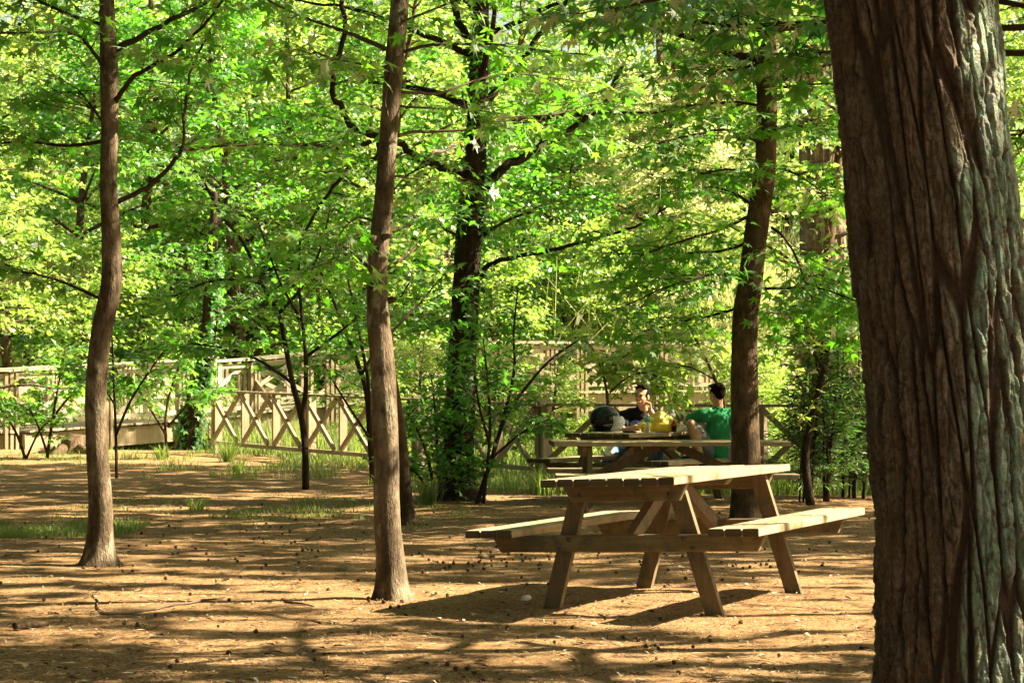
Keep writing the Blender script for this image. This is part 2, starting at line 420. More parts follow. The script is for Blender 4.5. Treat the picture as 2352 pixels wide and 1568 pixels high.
def spray(Fo, path, r, tl, nt, leaf, step, t0=.2, tr=.005, droop=.25, sub=2, upn=1.0, fade=.5, lift=.1):
    for i in range(nt):
        t = t0 + (1-t0)*((i+r.random())/nt)
        p, tg = path_at(path, t)
        lat = tg.cross(UP)
        if lat.length < .35: lat = Vector((r.uniform(-1,1), r.uniform(-1,1), 0)) if lat.length < .05 else lat + Vector((r.uniform(-.5,.5), r.uniform(-.5,.5), 0))
        lat.normalize(); sd = 1 if (i % 2) else -1
        d = (tg*r.uniform(.3,.9) + lat*sd*r.uniform(.6,1.1) + UP*r.uniform(-.25,.3) + UP*lift + rv(r,.2)).normalized()
        L = tl*(1-fade*t)*r.uniform(.55,1.2)
        tp = [p]; dd = d
        for k in range(3):
            dd = (dd + rv(r,.22) - UP*.07).normalized(); tp.append(tp[-1] + dd*L/3)
        Fo.tw.tube(tp, [tr, tr*.8, tr*.6, tr*.3], 3, cap=False)
        leaves_on(Fo, tp, r, leaf, step, upn, droop)
        for k in range(sub):
            q, qt = path_at(tp, r.uniform(.25,.8))
            lt = qt.cross(UP); lt = lt.normalized() if lt.length > .05 else rv(r)
            d2 = (qt*.7 + lt*(1 if k % 2 else -1)*.8 + UP*r.uniform(-.2,.2)).normalized(); l2 = L*r.uniform(.35,.6)
            tp2 = [q, q+d2*l2*.5+rv(r,.02), q+d2*l2-UP*l2*.08]
            Fo.tw.tube(tp2, [tr*.6, tr*.45, tr*.25], 3, cap=False)
            leaves_on(Fo, tp2, r, leaf, step, upn, droop)

def make_trunk(path_px, d, base=None):
    """path_px: list of (px, py, width_px[, extra depth]) -> smoothed points and radii"""
    pts, rad = [], []
    for q in path_px:
        dd = d + (q[3] if len(q) > 3 else 0)
        pts.append(P(q[0], q[1], dd)); rad.append(q[2]*dd/F/2)
    sp = smooth_path(pts, 5); rr = []
    k = len(rad)-1
    for i in range(len(sp)):
        x = i/(len(sp)-1)*k; j = min(int(x), k-1); rr.append(rad[j]+(rad[j+1]-rad[j])*(x-j))
    return sp, rr
def trunk_mesh(sp, rr, r, n=20, knob=.06, flare=1.35):
    """tapered trunk with root flare, irregular section"""
    mb = MB(); pts, rads = [], []
    fine_p = []; fine_r = []
    for i in range(len(sp)-1):
        for k in range(3):
            fine_p.append(sp[i].lerp(sp[i+1], k/3)); fine_r.append(rr[i]+(rr[i+1]-rr[i])*k/3)
    fine_p.append(sp[-1]); fine_r.append(rr[-1])
    z0 = sp[0].z
    for i, p in enumerate(fine_p):
        h = max(0, p.z-z0); fine_r[i] *= 1 + (flare-1)*math.exp(-h/.10)
    # ground end goes a little under
    fine_p.insert(0, fine_p[0]-Vector((0,0,.12))); fine_r.insert(0, fine_r[0]*1.15)
    mb.tube(fine_p, fine_r, n)
    ox = r.uniform(0,50)
    A = np.array(mb.v); C = np.repeat(np.array([p[:] for p in fine_p]), n, axis=0); R = np.repeat(np.array(fine_r), n)
    D = (A-C)/R[:,None]
    k = 1 + knob*2*(fbm(D[:,0]*1.4+ox, D[:,1]*1.4, A[:,2]*2.2, 3)-.5) + knob*.8*(fbm(D[:,0]*4+ox, D[:,1]*4, A[:,2]*9, 2)-.5)
    th_ = np.arctan2(D[:,1], D[:,0]); hh = np.maximum(0, A[:,2]-z0)
    k = k + .34*np.exp(-hh/.075)*np.maximum(0, np.cos(th_*5+ox+1.2*np.sin(th_*2)))*min(1.0, .12/max(rr[0],.05)+.4)
    mb.v = [tuple(x) for x in C + D*(R*k)[:,None]]
    return mb

# ================================================================== SETTING
def fence_line_y(x):   # where the post-and-rail fences stand
    return np.interp(x, [-30,-4.9,.35,4.3,30],[41.5,37,29.5,27.5,20])
def gz(x, y):
    x = np.asarray(x, float); y = np.asarray(y, float)
    z = .16*sstep(25,37,y)*sstep(2,-4.5,x)
    past = y - fence_line_y(x)
    z = z - .55*sstep(.8,5,past)
    z = z + 3.2*sstep(51,80,y) + .5*sstep(80,140,y)
    z = z + .035*(fbm(x*.7, y*.7, 0*x+3, 3)-.5) + .02*(fbm(x*4, y*4, 0*x+9, 3)-.5)*sstep(40,30,y)
    return z
def gzf(x, y): return float(gz(np.array([x]), np.array([y]))[0])

def build_ground():
    def axis(segs):
        out = []
        for a, b, n in segs: out += list(np.linspace(a, b, n, endpoint=False))
        return np.array(out + [segs[-1][1]])
    xs = axis([(-140,-30,14),(-30,-7,40),(-7,7,280),(7,30,40),(30,140,14)])
    ys = axis([(-20,7,18),(7,9.5,20),(9.5,20,260),(20,40,200),(40,70,60),(70,260,24)])
    X, Y = np.meshgrid(xs, ys); Z = gz(X, Y)
    nx, ny = len(xs), len(ys)
    me = bpy.data.meshes.new('ground')
    V = np.stack([X, Y, Z], -1).reshape(-1,3)
    i = np.arange(nx*ny).reshape(ny,nx)
    Q = np.stack([i[:-1,:-1], i[:-1,1:], i[1:,1:], i[1:,:-1]], -1).reshape(-1,4)
    me.from_pydata(V.tolist(), [], Q.tolist()); me.materials.append(M['ground'])
    me.polygons.foreach_set('use_smooth', np.ones(len(me.polygons), dtype=bool)); me.update()
    tag(link('ground', me), kind='structure', label='brown bare dirt ground strewn with needles and seed balls')
build_ground()

# ------------------------------------------------------------------ blades (grass, reeds)
def blades(pos, h, w, lean, name, mat, parent=None, bend=.5):
    Nn = len(pos); pos = np.array(pos); h = np.array(h); w = np.array(w); lean = np.array(lean)   # lean: (N,2)
    rs = np.random.RandomState(len(pos)); a = rs.uniform(0, math.pi, Nn)
    side = np.stack([np.cos(a), np.sin(a), 0*a], 1)*w[:,None]/2
    l3 = np.concatenate([lean, np.zeros((Nn,1))], 1)
    b0 = pos; b1 = pos + l3*h[:,None]*.35 + np.array([0,0,1])*h[:,None]*.55
    b2 = pos + l3*h[:,None]*(1.0) + np.array([0,0,1])*(h*(1-.25*np.linalg.norm(lean,axis=1)))[:,None]
    V = np.stack([b0-side, b0+side, b1+side*.8, b1-side*.8, b2], 1).reshape(-1,3)
    base = np.arange(Nn)*5
    loops = np.stack([base, base+1, base+2, base+3, base+3, base+2, base+4], 1).ravel()
    tot = np.tile([4,3], Nn); st = np.concatenate([[0], np.cumsum(tot)[:-1]])
    me = bpy.data.meshes.new(name)
    me.vertices.add(len(V)); me.vertices.foreach_set('co', V.astype(np.float32).ravel())
    me.loops.add(len(loops)); me.loops.foreach_set('vertex_index', loops.astype(np.int32))
    me.polygons.add(len(tot)); me.polygons.foreach_set('loop_start', st.astype(np.int32))
    try: me.polygons.foreach_set('loop_total', tot.astype(np.int32))
    except Exception: pass
    me.materials.append(mat); me.update(calc_edges=True); me.validate()
    return link(name, me, parent)

def gp(px, py):       # ground point (flat) under a picture position in the clearing
    d = CAMZ*F/(py-HY); p = P(px, py, d); return p.x, p.y
def grass():
    rs = np.random.RandomState(3); pos, h, w, ln = [], [], [], []
    def patch(x0, x1, y0, y1, n, hh, thr=.5, sc=1.3):
        x = rs.uniform(x0,x1,n); y = rs.uniform(y0,y1,n)
        k = fbm(x*sc+40, y*sc, 0*x+1, 3) > thr
        x, y = x[k], y[k]
        pos.append(np.stack([x,y,gz(x,y)-.01],1)); h.append(hh*rs.uniform(.4,1.25,len(x))); w.append(rs.uniform(.005,.010,len(x))*(1+hh)); ln.append(rs.normal(0,.35,(len(x),2)))
    # sparse turf in the clearing, left
    patch(-4.8,-3.3,18.9,21.0,5000,.07,.50)
    patch(-4.6,-.4,20.2,25.5,7000,.06,.60,2.2)
    patch(-3.0,-1.4,21.3,23.2,2500,.07,.52,2.2)
    # along the fence foot
    patch(-4.9,-.6,29.5,36.5,15000,.15,.52,1.6); patch(-8.5,-4.9,31,38,5000,.10,.56,1.8)
    patch(-1.8,1.0,26.5,30.5,5000,.17,.52,1.8)
    patch(.3,4.6,26.0,28.5,9000,.28,.44)
    # beyond the fence: tall bright growth on the bank
    def beyond(n, hh, d0, d1, thr):
        x = rs.uniform(-9,7,n); y = fence_line_y(x)+rs.uniform(d0,d1,n)
        k = (fbm(x*.8+9, y*.8, 0*x+4, 3) > thr) & ~((x < -4.9) & (y < 47)); x, y = x[k], y[k]
        pos.append(np.stack([x,y,gz(x,y)-.02],1)); h.append(hh*rs.uniform(.5,1.3,len(x))); w.append(rs.uniform(.010,.018,len(x))); ln.append(rs.normal(0,.3,(len(x),2)))
    beyond(42000,.55,.4,9,.40)
    beyond(14000,1.0,2.5,12,.47)
    o = blades(np.vstack(pos), np.concatenate(h), np.concatenate(w), np.vstack(ln), 'grass', M['grass'])
    tag(o, 'green and straw coloured grass along the fence foot and bank', kind='stuff')
grass()
def reeds():
    rs = np.random.RandomState(5); n = 5200
    x = rs.uniform(.2,8.5,n); y = rs.uniform(53.5,65,n)
    k = fbm(x*.6, y*.3, 0*x+2, 2) > .36; x, y = x[k], y[k]; n = len(x)
    o = blades(np.stack([x,y,gz(x,y)-.05],1), rs.uniform(2.2,6.0,n), rs.uniform(.025,.06,n), rs.normal(0,.22,(n,2))+[.05,0], 'reeds', M['leaf_straw'])
    tag(o, 'tall pale straw coloured reeds on the bank behind the footbridge', kind='stuff')
    n = 2600; x = rs.uniform(-9.5,-5.5,n); y = rs.uniform(43.5,50,n)
    o = blades(np.stack([x,y,gz(x,y)-.05],1), rs.uniform(.8,2.2,n), rs.uniform(.02,.045,n), rs.normal(0,.28,(n,2)), 'waterside_grass', M['grass'])
    tag(o, 'tall green waterside blades behind the boardwalk', kind='stuff')
reeds()
def tuft(px, py, d, n, hh, label):
    c = P(px, py, d); rs = np.random.RandomState(int(px))
    r = np.abs(rs.normal(0,.05,n)); a = rs.uniform(0,6.28,n)
    pos = np.stack([c.x+r*np.cos(a), c.y+r*np.sin(a), gz(c.x+r*np.cos(a), c.y+r*np.sin(a))-.01],1) - np.array([c.x,c.y,0])
    o = blades(pos, hh*rs.uniform(.5,1.2,n), rs.uniform(.006,.011,n), np.stack([np.cos(a),np.sin(a)],1)*rs.uniform(.1,.85,n)[:,None], 'grass_tuft', M['grass'])
    o.location = (c.x, c.y, 0)
    tag(o, label, 'grass tuft', 'grass tufts in the clearing')
tuft(985,1160,23.9,150,.36,'spiky pale grass tuft at the foot of the ivy covered trunk')
tuft(523,1082,33.5,200,.40,'large bright grass tuft in front of the low fence end')
tuft(372,1080,34,130,.28,'grass tuft on the dirt just right of the slim left trunk')
tuft(545,1100,31,90,.28,'small dark green grass tuft below the largest tuft')
tuft(452,1168,23,90,.16,'tiny grass tuft alone on bare dirt in the shade')

# ------------------------------------------------------------------ litter
def litter():
    rs = np.random.RandomState(11); mb_v, mb_f = [], []
    n = 42000
    d = 9.2 + 19*rs.uniform(0,1,n)**1.35; x = rs.uniform(-1,1,n)*(d*.235+.3); y = d
    a = rs.uniform(0,math.pi,n); L = rs.uniform(.015,.075,n); W = rs.uniform(.0025,.0065,n)
    chip = rs.uniform(0,1,n) < .22
    L[chip] = rs.uniform(.012,.04,chip.sum()); W[chip] = L[chip]*rs.uniform(.25,.7,chip.sum())
    big = rs.uniform(0,1,n) < .03; L[big] = rs.uniform(.04,.085,big.sum()); W[big] = L[big]*rs.uniform(.35,.6,big.sum())
    tw = rs.uniform(0,1,n) < .02; L[tw] = rs.uniform(.10,.28,tw.sum()); W[tw] = rs.uniform(.005,.010,tw.sum())
    z = gz(x,y)+.004+rs.uniform(0,.006,n)
    dx, dy = np.cos(a)*L/2, np.sin(a)*L/2; sx, sy = -np.sin(a)*W/2, np.cos(a)*W/2
    tl = rs.uniform(-.3,.3,n)*L/2; curl = rs.uniform(0,.5,n)*L*.3; curl[tw] = .006; tl[tw] *= .1
    V = np.stack([np.stack([x-dx-sx,y-dy-sy,z-tl],1), np.stack([x+sx*-1,y-sy,z+curl],1), np.stack([x+dx,y+dy,z+tl],1), np.stack([x+sx,y+sy,z+curl],1)],1).reshape(-1,3)
    V = np.maximum(V, np.stack([V[:,0]*0-1e9, V[:,0]*0-1e9, gz(V[:,0],V[:,1])+.002],1))
    me = bpy.data.meshes.new('leaf_litter')
    me.from_pydata(V.tolist(), [], (np.arange(n)[:,None]*4+np.array([0,1,2,3])).tolist())
    m, nt, out = new_mat('dry_litter'); g = N(nt,'ShaderNodeNewGeometry')
    c = ramp(nt, [(0,(.03,.017,.009)),(.4,(.08,.045,.022)),(.6,(.30,.19,.095)),(.85,(.52,.40,.25)),(1,(.62,.58,.46))], g.outputs['Random Per Island']).outputs[0]
    principled(nt, out, c, .9, None, .1); me.materials.append(m)
    tag(link('leaf_litter', me), 'brown needles and leaf bits scattered over the dirt', kind='stuff')
litter()

# ================================================================== SEED BALLS, STICKS
def seed_ball_mesh():
    bm = bmesh.new(); bmesh.ops.create_icosphere(bm, subdivisions=2, radius=1)
    r = random.Random(2)
    for v in bm.verts: v.co *= (.016 if r.random() < .5 else .0118)
    me = bpy.data.meshes.new('seed_ball'); bm.to_mesh(me); bm.free(); me.materials.append(M['ball']); return me
BALL = seed_ball_mesh()
def seed_balls():
    r = random.Random(21); first = None; n = 0; pts = []
    clusters = [(880,1388,45,7,9),(240,1300,40,7,8),(1090,1285,90,16,38),(1200,1290,60,14,16),(1420,1285,160,20,34),(1800,1290,90,18,22),(1880,1180,60,10,6),(420,1235,140,40,26),(700,1250,120,50,30)]
    for cx, cy, sx, sy, k in clusters:
        for i in range(k): pts.append((r.gauss(cx,sx), r.gauss(cy,sy)))
    while len(pts) < 285:
        py = 1150 + 410*r.random()**.8
        pts.append((r.uniform(-10,2010), py))
    for px, py in pts:
        py = max(1130, min(1560, py)); px = max(2, min(2005, px))
        x, y = gp(px, py)
        if n == 0:
            o = first = link('seed_ball', BALL)
        else:
            o = first.copy(); COL.objects.link(o)
        o.location = (x, y, gzf(x, y)+.010); s = r.uniform(.55,.95); o.scale = (s,s,s); o.rotation_euler = (r.uniform(0,6),r.uniform(0,6),0)
        tag(o, 'small round dark brown spiky seed ball lying on the bare dirt', 'seed ball', 'seed balls scattered on the dirt'); n += 1
seed_balls()
def stick(name, label, cat, pts, rad, mat, n=6, jit=.01, seed=1):
    r = random.Random(seed); P3 = []
    for i, (px, py) in enumerate(pts):
        x, y = gp(px, py); P3.append(Vector((x, y, gzf(x,y)+rad*.8)))
    sp = smooth_path(P3, 3); sp = [p+Vector((r.uniform(-jit,jit), r.uniform(-jit,jit), abs(r.uniform(0,jit*.5)))) for p in sp]
    mb = MB(); k = len(sp)
    mb.tube(sp, [rad*(1-.5*i/(k-1)) for i in range(k)], n); o = sp[0].copy()
    offset_mb(mb, o); ob = mb.build(name, M[mat], smooth=True); ob.location = o
    tag(ob, label, cat, 'fallen wood on the ground'); return ob
stick('fallen_branch','long thin pale stick curving across the dirt, longest of the sticks','stick',[(234,1413),(330,1405),(430,1390),(520,1377)],.011,'twig_light',6,.02,1)
stick('wood_piece','short thick grey brown log piece lying in the lower left corner','log',[(33,1449),(70,1446),(112,1443)],.024,'bark_mid',10,.004,2)
stick('fallen_twig','slender bent twig left of the middle trunk foot','twig',[(655,1388),(690,1394),(720,1400)],.008,'twig_light',5,.01,3)
stick('fallen_twig','thin straight twig sticking out toward the long pale stick','twig',[(216,1368),(225,1390),(236,1412)],.006,'twig_light',5,.01,4)
stick('fallen_twig','short dark twig in the sunlit strip left of the long stick','twig',[(110,1408),(135,1409)],.008,'twig',5,.006,5)
stick('fallen_twig','dark twig lying near the frame bottom beside the huge trunk','twig',[(1975,1490),(2003,1492)],.009,'twig',5,.006,6)
stick('fallen_twig','pale thin twig on the grass right of the slim left trunk','twig',[(95,1210),(115,1218),(135,1226)],.007,'twig_light',5,.01,7)
stick('fallen_twig','short curled twig below the picnic table shadow','twig',[(905,1462),(925,1455),(938,1448)],.006,'twig_light',5,.012,8)
def rock(name, label, px, py, sx, sy, sz, mat, seed):
    bm = bmesh.new(); bmesh.ops.create_icosphere(bm, subdivisions=3, radius=1); r = random.Random(seed)
    A = np.array([v.co[:] for v in bm.verts]); k = .75+.5*fbm(A[:,0]*1.6+seed, A[:,1]*1.6, A[:,2]*1.6, 3)
    for v, s in zip(bm.verts, k): v.co = Vector((v.co.x*sx, v.co.y*sy, v.co.z*sz))*s
    me = bpy.data.meshes.new(name); bm.to_mesh(me); bm.free(); me.materials.append(mat)
    me.polygons.foreach_set('use_smooth', np.ones(len(me.polygons), dtype=bool))
    o = link(name, me); x, y = gp(px, py); o.location = (x, y, gzf(x,y)); return o
M['stone'] = plain_mat('dusty_stone', (.27,.20,.12), .9, .1, .3, 25, .4)
M['stump'] = bark_mat('stump_bark', (.06,.038,.022), (.13,.085,.052), (.24,.17,.11))
tag(rock('stone','flat dusty half buried stone beside the middle trunk',800,1309,.10,.07,.035,M['stone'],3),'flat dusty half buried stone beside the middle trunk','stone')
tag(rock('stone','a',1110,1278,.05,.04,.03,M['stone'],5),'small rounded stone among seed balls left of the table','stone')
def stump():
    c = P(165,1058,36.5); z = gzf(c.x, c.y); r = random.Random(5)
    t = thing('tree_stump','weathered split tree stump with jagged top under the boardwalk edge','tree stump',(c.x,c.y,z))
    mb = MB(); mb.tube([Vector((0,0,-.1)),Vector((0,0,.05)),Vector((.02,0,.2)),Vector((.05,.02,.30)),Vector((.06,.02,.33))],[.26,.22,.18,.15,.08],18)
    A = np.array(mb.v); k = fbm(A[:,0]*5, A[:,1]*5, A[:,2]*2, 3)
    mb.v = [(p[0]*(.8+.4*s), p[1]*(.8+.4*s), p[2]+(s-.5)*.16*(p[2]>.2)) for p, s in zip(mb.v, k)]
    mb.build('stump_wood', M['stump'], t)
    for i in range(5):
        a = i*1.3+.3; mb = MB(); mb.tube([Vector((.2*math.cos(a),.2*math.sin(a),.08)),Vector((.45*math.cos(a+.1),.45*math.sin(a+.1),.02)),Vector((.75*math.cos(a+.2),.75*math.sin(a+.2),-.06))],[.09,.06,.03],8)
        mb.build('root', M['stump'], t, True)
stump()
def tissue():
    x, y = gp(1208,1377); bm = bmesh.new(); bmesh.ops.create_icosphere(bm, subdivisions=3, radius=.024); r = random.Random(3)
    A = np.array([v.co[:] for v in bm.verts]); k = fbm(A[:,0]*45,A[:,1]*45,A[:,2]*45,3)
    for v, s in zip(bm.verts, k): v.co = Vector((v.co.x*1.25, v.co.y, max(-.012, v.co.z*.9)))*(.35+1.3*s)
    me = bpy.data.meshes.new('crumpled_tissue'); bm.to_mesh(me); bm.free(); me.materials.append(plain_mat('tissue_paper',(.72,.74,.70),.9,.1))
    o = link('crumpled_tissue', me); o.location = (x,y,gzf(x,y)+.012)
    tag(o,'crumpled white tissue on the dirt in the table shadow','litter')
tissue()

# ================================================================== PICNIC TABLES
def make_table(label):
    t = thing('picnic_table', label, 'picnic table', group='wooden picnic tables in the clearing')
    r = random.Random(9)
    def ends(mb):
        for i, f in enumerate(mb.f):
            if all(mb.v[k][1] > 1.085 for k in f) or all(mb.v[k][1] < -1.085 for k in f): mb.m[i] = 1
    mb = MB(); W = .80; n = 8; pw = W/n
    for i in range(n):
        x0 = -W/2+i*pw; e0, e1 = r.uniform(-.006,.006), r.uniform(-.006,.006); dz = r.uniform(-.002,.002)
        mb.box(x0+.004, x0+pw-.004, -1.1+e0, 1.1+e1, .712+dz, .755+dz, .006)
    ends(mb); mb.build('table_top', [M['wood'], M['end_grain']], t)
    for sx in (-1, 1):
        mb = MB()
        for i in range(3):
            x0 = .575+i*.1; e = r.uniform(-.006,.006)
            a, b = (x0+.004, x0+.096) if sx > 0 else (-x0-.096, -x0-.004)
            mb.box(a, b, -1.1+e, 1.1+e, .430, .474, .006)
        ends(mb); mb.build('bench_seat', [M['wood'], M['end_grain']], t)
    def trap(mb, y0, y1, z0, z1, hw0, hw1, bev=.005):   # beam across with slanted ends
        bm = bmesh.new()
        c = [(-hw0,y0,z0),(hw0,y0,z0),(hw0,y1,z0),(-hw0,y1,z0),(-hw1,y0,z1),(hw1,y0,z1),(hw1,y1,z1),(-hw1,y1,z1)]
        vs = [bm.verts.new(p) for p in c]
        for f in [(3,2,1,0),(4,5,6,7),(0,1,5,4),(1,2,6,5),(2,3,7,6),(3,0,4,7)]: bm.faces.new([vs[i] for i in f])
        bmesh.ops.bevel(bm, geom=bm.edges[:], offset=bev, segments=1, affect='EDGES'); mb.bm(bm)
    for sy in (-1, 1):
        yo, yi = (sy*.83, sy*.785)
        a, b = min(yo,yi), max(yo,yi)
        mb = MB(); trap(mb, a, b, .615, .7105, .325, .375); tb = mb.build('top_beam', M['wood_x'], t)
        mb = MB(); trap(mb, a, b, .332, .4285, .775, .825); sb = mb.build('seat_beam', M['wood_x'], t)
        for sx in (-1, 1):
            a2, b2 = sorted((sy*.783, sy*.738))
            mb = MB(); hw = .05
            top, bot = sx*.285, sx*.505
            mb.hexa([(bot-hw,a2,-.06),(bot+hw,a2,-.06),(bot+hw,b2,-.06),(bot-hw,b2,-.06),(top-hw,a2,.7095),(top+hw,a2,.7095),(top+hw,b2,.7095),(top-hw,b2,.7095)])
            mb.build('leg', M['wood_z'], t)
            for (bx, bz) in ((sx*.27,.655),(sx*.345,.405),(sx*.40,.352)):
                mb = MB(); R4 = Matrix.Rotation(math.radians(90)*(1 if sy < 0 else -1), 4, 'X')
                mb.lathe((bx, sy*.829, bz), [(.014,0),(.013,.004),(.009,.008),(.003,.010)], 10, M4=R4)
                mb.build('bolt', M['bolt'], tb if bz > .6 else sb, True)
        mb = MB(); mb.bar((0, sy*.735, .40), (0, sy*.09, .70), .085, .045, (0,0,1), .004); mb.build('brace', M['wood_z'], t)
    mb = MB(); trap(mb, -.045, .045, .672, .7105, .33, .365); mb.build('middle_batten', M['wood_x'], t)
    return t
T1 = make_table('sunlit front picnic table standing bare beside the huge trunk')
th = math.radians(23.7); ax = Vector((math.sin(th), math.cos(th), 0)); c1 = Vector((.542, 12.5, 0)) + ax*1.1
T1.location = (c1.x, c1.y, .014); T1.rotation_euler = (0, math.radians(-1.9), -th)
T2 = copy_tree(T1); T2.location = (1.444+.02, 21.2, 0); T2.rotation_euler = (0, 0, math.radians(-88))
tag(T2, 'empty middle picnic table seen side on, crossed by the dark trunk')
T3 = copy_tree(T1); th3 = math.radians(33); ax3 = Vector((math.sin(th3), math.cos(th3), 0)); c3 = Vector((.892, 23.95, 0))+ax3*1.1
T3.location = (c3.x, c3.y, .005); T3.rotation_euler = (0, 0, -th3)
tag(T3, 'rearmost picnic table where two people sit with a helmet and yellow bag on it')
TOPZ = .76
def on_table(px, d): return Vector(((px-CX)*d/F, d, TOPZ))

# ================================================================== THINGS ON THE TABLE
def ellip(bm_center, rad, rot=None, sub=3):
    bm = bmesh.new(); bmesh.ops.create_icosphere(bm, subdivisions=sub, radius=1)
    for v in bm.verts:
        p = Vector((v.co.x*rad[0], v.co.y*rad[1], v.co.z*rad[2]))
        if rot is not None: p = rot @ p
        v.co = p + Vector(bm_center)
    return bm
M['helmet'] = plain_mat('helmet_gloss', (.008,.008,.010), .12, .6, .2)
M['visor'] = plain_mat('clear_visor', (.75,.80,.78), .15, .5, .05, **{'Transmission Weight': .55, 'Alpha': .8})
M['rubber'] = plain_mat('black_rubber', (.012,.012,.013), .6, .3)
M['white'] = plain_mat('white_print', (.75,.75,.72), .5)
def helmet():
    p = on_table(1391, 24.55); t = thing('motorcycle_helmet','glossy black motorcycle helmet with raised clear visor on rear table','helmet',p,(0,0,math.radians(-8)))
    # shell : closed dome, opening at the bottom, faces +X
    bm = bmesh.new(); bmesh.ops.create_uvsphere(bm, u_segments=40, v_segments=28, radius=1)
    for v in bm.verts:
        x, y, z = v.co
        X = x*.165; Y = y*.125; Z = z*.145 + .145
        if z < -.55: Z = .145-.55*.145 - (abs(z)-.55)*.145*1.05; X *= 1.05; Y *= 1.05
        if x > 0: X *= 1 + .10*max(0, -z); 
        if x < 0: X *= 1.06
        v.co = (X-.01, Y, max(Z, .004))
    mb = MB(); mb.bm(bm); mb.build('shell', M['helmet'], t, True)
    mb = MB(); mb.tube([Vector((.168*math.cos(a)*1.05-.01, .131*math.sin(a)*1.02, .018)) for a in np.linspace(0,6.283,33)], .008, 6, cap=False); mb.build('rim', M['rubber'], t, True)
    # visor: curved strip standing off the face opening
    mb = MB(); vs, fs = [], []; na, nz = 22, 10
    for side in (1.0, .965):
        for i in range(nz+1):
            for j in range(na+1):
                a = math.radians(-62+124*j/na); e = math.radians(-46+70*i/nz)
                rx, ry, rz = .215*side, .128*side, .14*side
                vs.append((rx*math.cos(a)*math.cos(e)*(1-.12*abs(math.sin(e))), ry*math.sin(a), .135+rz*math.sin(e)-.02*math.cos(a)))
    o = (nz+1)*(na+1)
    for i in range(nz):
        for j in range(na):
            a = i*(na+1)+j; fs.append((a,a+1,a+na+2,a+na+1)); fs.append((o+a+na+1,o+a+na+2,o+a+1,o+a))
    mb.add(vs, fs); vi = mb.build('visor', M['visor'], t, True)
    for sy in (-1,1):
        mb = MB(); mb.lathe((.03, sy*.118, .15), [(.026,-.012),(.026,.006),(.02,.012)], 18, M4=Matrix.Rotation(math.radians(90*(1 if sy<0 else -1)),4,'X')); mb.build('visor_hinge', M['rubber'], vi, True)
    cu = bpy.data.curves.new('mark','FONT'); cu.body = 'A.RSV-XP'; cu.size = .022; cu.extrude = .0006
    tmp = bpy.data.objects.new('mark', cu); COL.objects.link(tmp); bpy.context.view_layer.update()
    me = bpy.data.meshes.new_from_object(tmp.evaluated_get(bpy.context.evaluated_depsgraph_get())); bpy.data.objects.remove(tmp)
    me.materials.clear(); me.materials.append(M['white'])
    for v in me.vertices:      # wrap on the shell side that faces the camera (-Y)
        x = v.co.x-.01; z = v.co.y+.07+ v.co.x*.12
        q = max(0, 1-((x+.01)/.168)**2-((z-.145)/.145)**2)
        v.co = (x, -.125*math.sqrt(q)-.0035-v.co.z, z)
    link('lettering', me, t)
helmet()
M['plastic_yellow'] = None
def bag_mat(name, c, tr):
    m, nt, out = new_mat(name)
    D = N(nt,'ShaderNodeBsdfPrincipled'); T = N(nt,'ShaderNodeBsdfTranslucent'); X = N(nt,'ShaderNodeMixShader')
    n = noise_tex(nt, mapping(nt,(1,1,1)), 9, 5); col = ramp(nt,[(.3,tuple(x*.85 for x in c)),(.7,c)],n).outputs[0]
    nt.links.new(col, D.inputs['Base Color']); nt.links.new(col, T.inputs[0]); D.inputs['Roughness'].default_value = .3
    nt.links.new(bump(nt, noise_tex(nt, mapping(nt,(1,1,1)), 22, 3, .5, 1.5), .6, .015), D.inputs['Normal'])
    X.inputs[0].default_value = tr; nt.links.new(D.outputs[0], X.inputs[1]); nt.links.new(T.outputs[0], X.inputs[2]); nt.links.new(X.outputs[0], out.inputs[0]); return m
M['plastic_yellow'] = bag_mat('yellow_plastic',(.74,.64,.10),.35); M['plastic_white'] = bag_mat('white_plastic',(.78,.80,.74),.4)
def crumple(name, label, cat, p, sx, sy, sz, mat, seed, top=None):
    bm = bmesh.new(); bmesh.ops.create_icosphere(bm, subdivisions=5, radius=1)
    A = np.array([v.co[:] for v in bm.verts])
    f1 = np.abs(vnoise(A[:,0]*2.1+seed, A[:,1]*2.1, A[:,2]*2.1)-.5)*2
    f2 = np.abs(vnoise(A[:,0]*5+seed, A[:,1]*5, A[:,2]*5)-.5)*2
    k = .80 + .30*f1 + .13*f2
    for v, s, a in zip(bm.verts, k, A):
        z = a[2]*s; x = a[0]*s; y = a[1]*s
        zz = (z+.62)/1.62
        x += .18*max(0,zz)   # leans right
        if a[2] < -.62: zz = 0
        v.co = (x*sx, y*sy, max(0, zz)*sz*2*(1-.22*abs(a[0])))
    me = bpy.data.meshes.new(name); bm.to_mesh(me); bm.free(); me.materials.append(mat)
    me.polygons.foreach_set('use_smooth', np.ones(len(me.polygons), dtype=bool))
    o = link(name, me); o.location = p; return tag(o, label, cat)
crumple('plastic_bag','crumpled yellow plastic bag on the rear picnic table','bag',on_table(1509,24.75)+Vector((0,0,.0)),.215,.15,.115,M['plastic_yellow'],4)
crumple('plastic_bag','small crumpled white plastic bag beside the green shirt knee','bag',on_table(1568,25.0),.085,.08,.06,M['plastic_white'],14)
M['pet'] = plain_mat('clear_bottle', (.85,.90,.84), .08, .5, .03, **{'Transmission Weight': .85, 'IOR': 1.2})
M['cap_red'] = plain_mat('red_cap', (.55,.04,.03), .4); M['cap_green'] = plain_mat('green_cap', (.03,.30,.10), .4)
M['lab_blue'] = plain_mat('blue_label', (.18,.48,.62), .4); M['cola'] = plain_mat('dark_cola', (.03,.008,.004), .1, .5); M['lab_red'] = plain_mat('red_label', (.55,.06,.02), .4)
